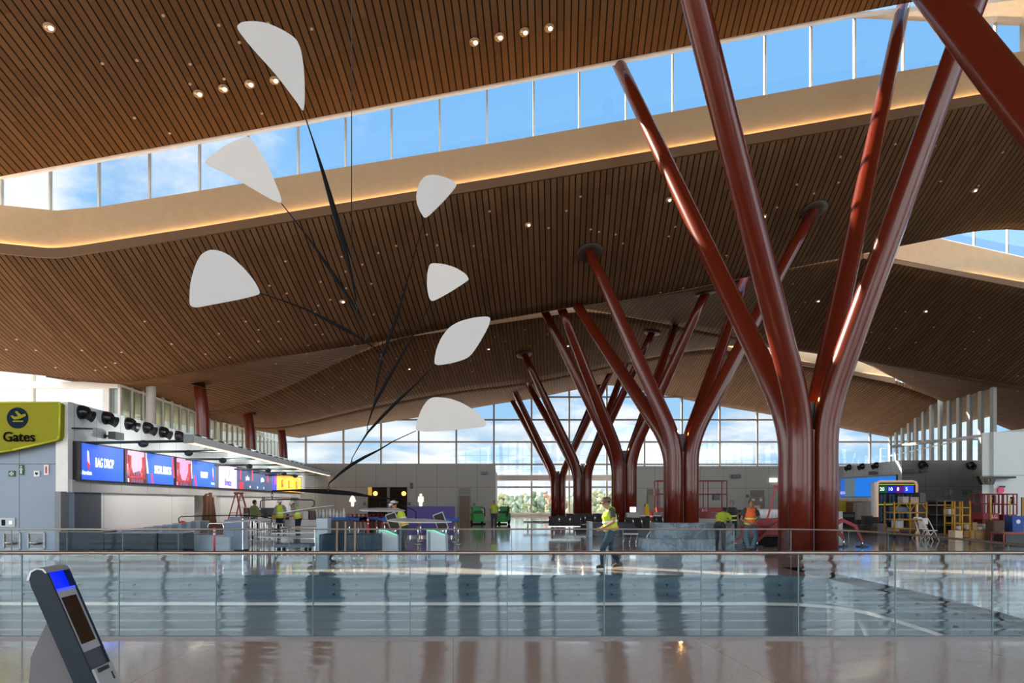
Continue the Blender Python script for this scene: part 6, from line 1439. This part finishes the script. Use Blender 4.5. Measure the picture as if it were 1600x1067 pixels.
for px, py in big: f = put(proto_b, px, py, 1.25 if py < 150 else 1.0, f, 'round gimbal downlights in the wooden ceiling', 'larger round gimbal downlight in the slatted wooden ceiling')

# ---------------------------------------------------------------- outdoors beyond the end glazing
rr = random.Random(5)
def tree_out(px, d, h, w, col, k):
    x = X(px, d); o = empty('tree', (x, d, -5.8), 0, None, None)
    m = MB(); z0 = 0
    for j in range(26):
        a = rr.uniform(0, 6.28); q = rr.random()**.6*w*.75; zz = h*rr.uniform(.35, .92); rad = w*rr.uniform(.22, .42)*(1.15-.5*abs(zz/h-.6))
        m.ell((q*math.cos(a), q*math.sin(a)*.6, zz), (rad, rad, rad*.9), 7, 5)
    c = m.build('crown', mat('foliage_%d' % k, col, .9, var=(1.2, .5)), o); dp = c.modifiers.new('rough', 'DISPLACE'); tx = bpy.data.textures.get('leafy') or bpy.data.textures.new('leafy', 'CLOUDS'); tx.noise_scale = .9; dp.texture = tx; dp.strength = 1.2
    sd = c.modifiers.new('sub', 'SUBSURF'); sd.levels = 1; sd.render_levels = 1; c.modifiers.move(1, 0)
    MB().tube([(0,0,0),(0,0,h*.6)], [.3,.15], 8).build('trunk', mat('bark', (.10,.08,.06), .9), o)
    tag(o, ('green leafy tree beyond the tall end window', 'yellow-green autumn tree beyond the tall end window', 'rust-coloured autumn tree beyond the tall end window')[k], 'tree', ('green trees outdoors', 'yellow-green trees outdoors', 'rust trees outdoors')[k])
cols = [(.12,.17,.10), (.24,.25,.14), (.27,.16,.11)]
for px, k, top in ((768,0,776),(779,1,770),(788,1,768),(797,0,771),(808,0,767),(820,1,765),(832,0,764),(840,0,766),(849,2,763),(858,2,767),(866,0,768),(884,0,768),(895,1,772),(925,1,762),(935,0,764),(943,1,761),(952,0,766)):
    d = 150+rr.uniform(-12, 12); h = zp(top, d)+5.8; tree_out(px, d, h, 1.5+rr.random()*.8, cols[k], k)
for k in range(9):
    px = 762+k*24
    if True: d = 185; tree_out(px, d, zp(rr.uniform(768, 776), d)+5.8, 2.2, cols[(0,1,0)[k % 3]], (0,1,0)[k % 3])
# lamp mast outdoors
d = 140; o = empty('lamp_mast', (X(1376, d), d, -5.8), 0, 'slim outdoor lamp mast seen through the end glazing', 'lamp post'); h = zp(701, d)+5.8
MB().tube([(0,0,0),(0,0,h)], .12, 8).build('pole', GREYP, o); MB().tube([(0,0,h),(.95,0,h)], .08, 8).build('arm', GREYP, o); MB().rbox((.5,-.1,h-.08),(1.1,.1,h+.05), .03).build('lamp_head', GREYP, o)
d = 140; o = empty('flag_mast', (X(763, d), d, -5.8), 0, 'thin outdoor pole behind the top of the grey restroom wall', 'pole'); MB().tube([(0,0,0),(0,0,zp(705, d)+5.8)], .09, 8).build('pole', GREYP, o)
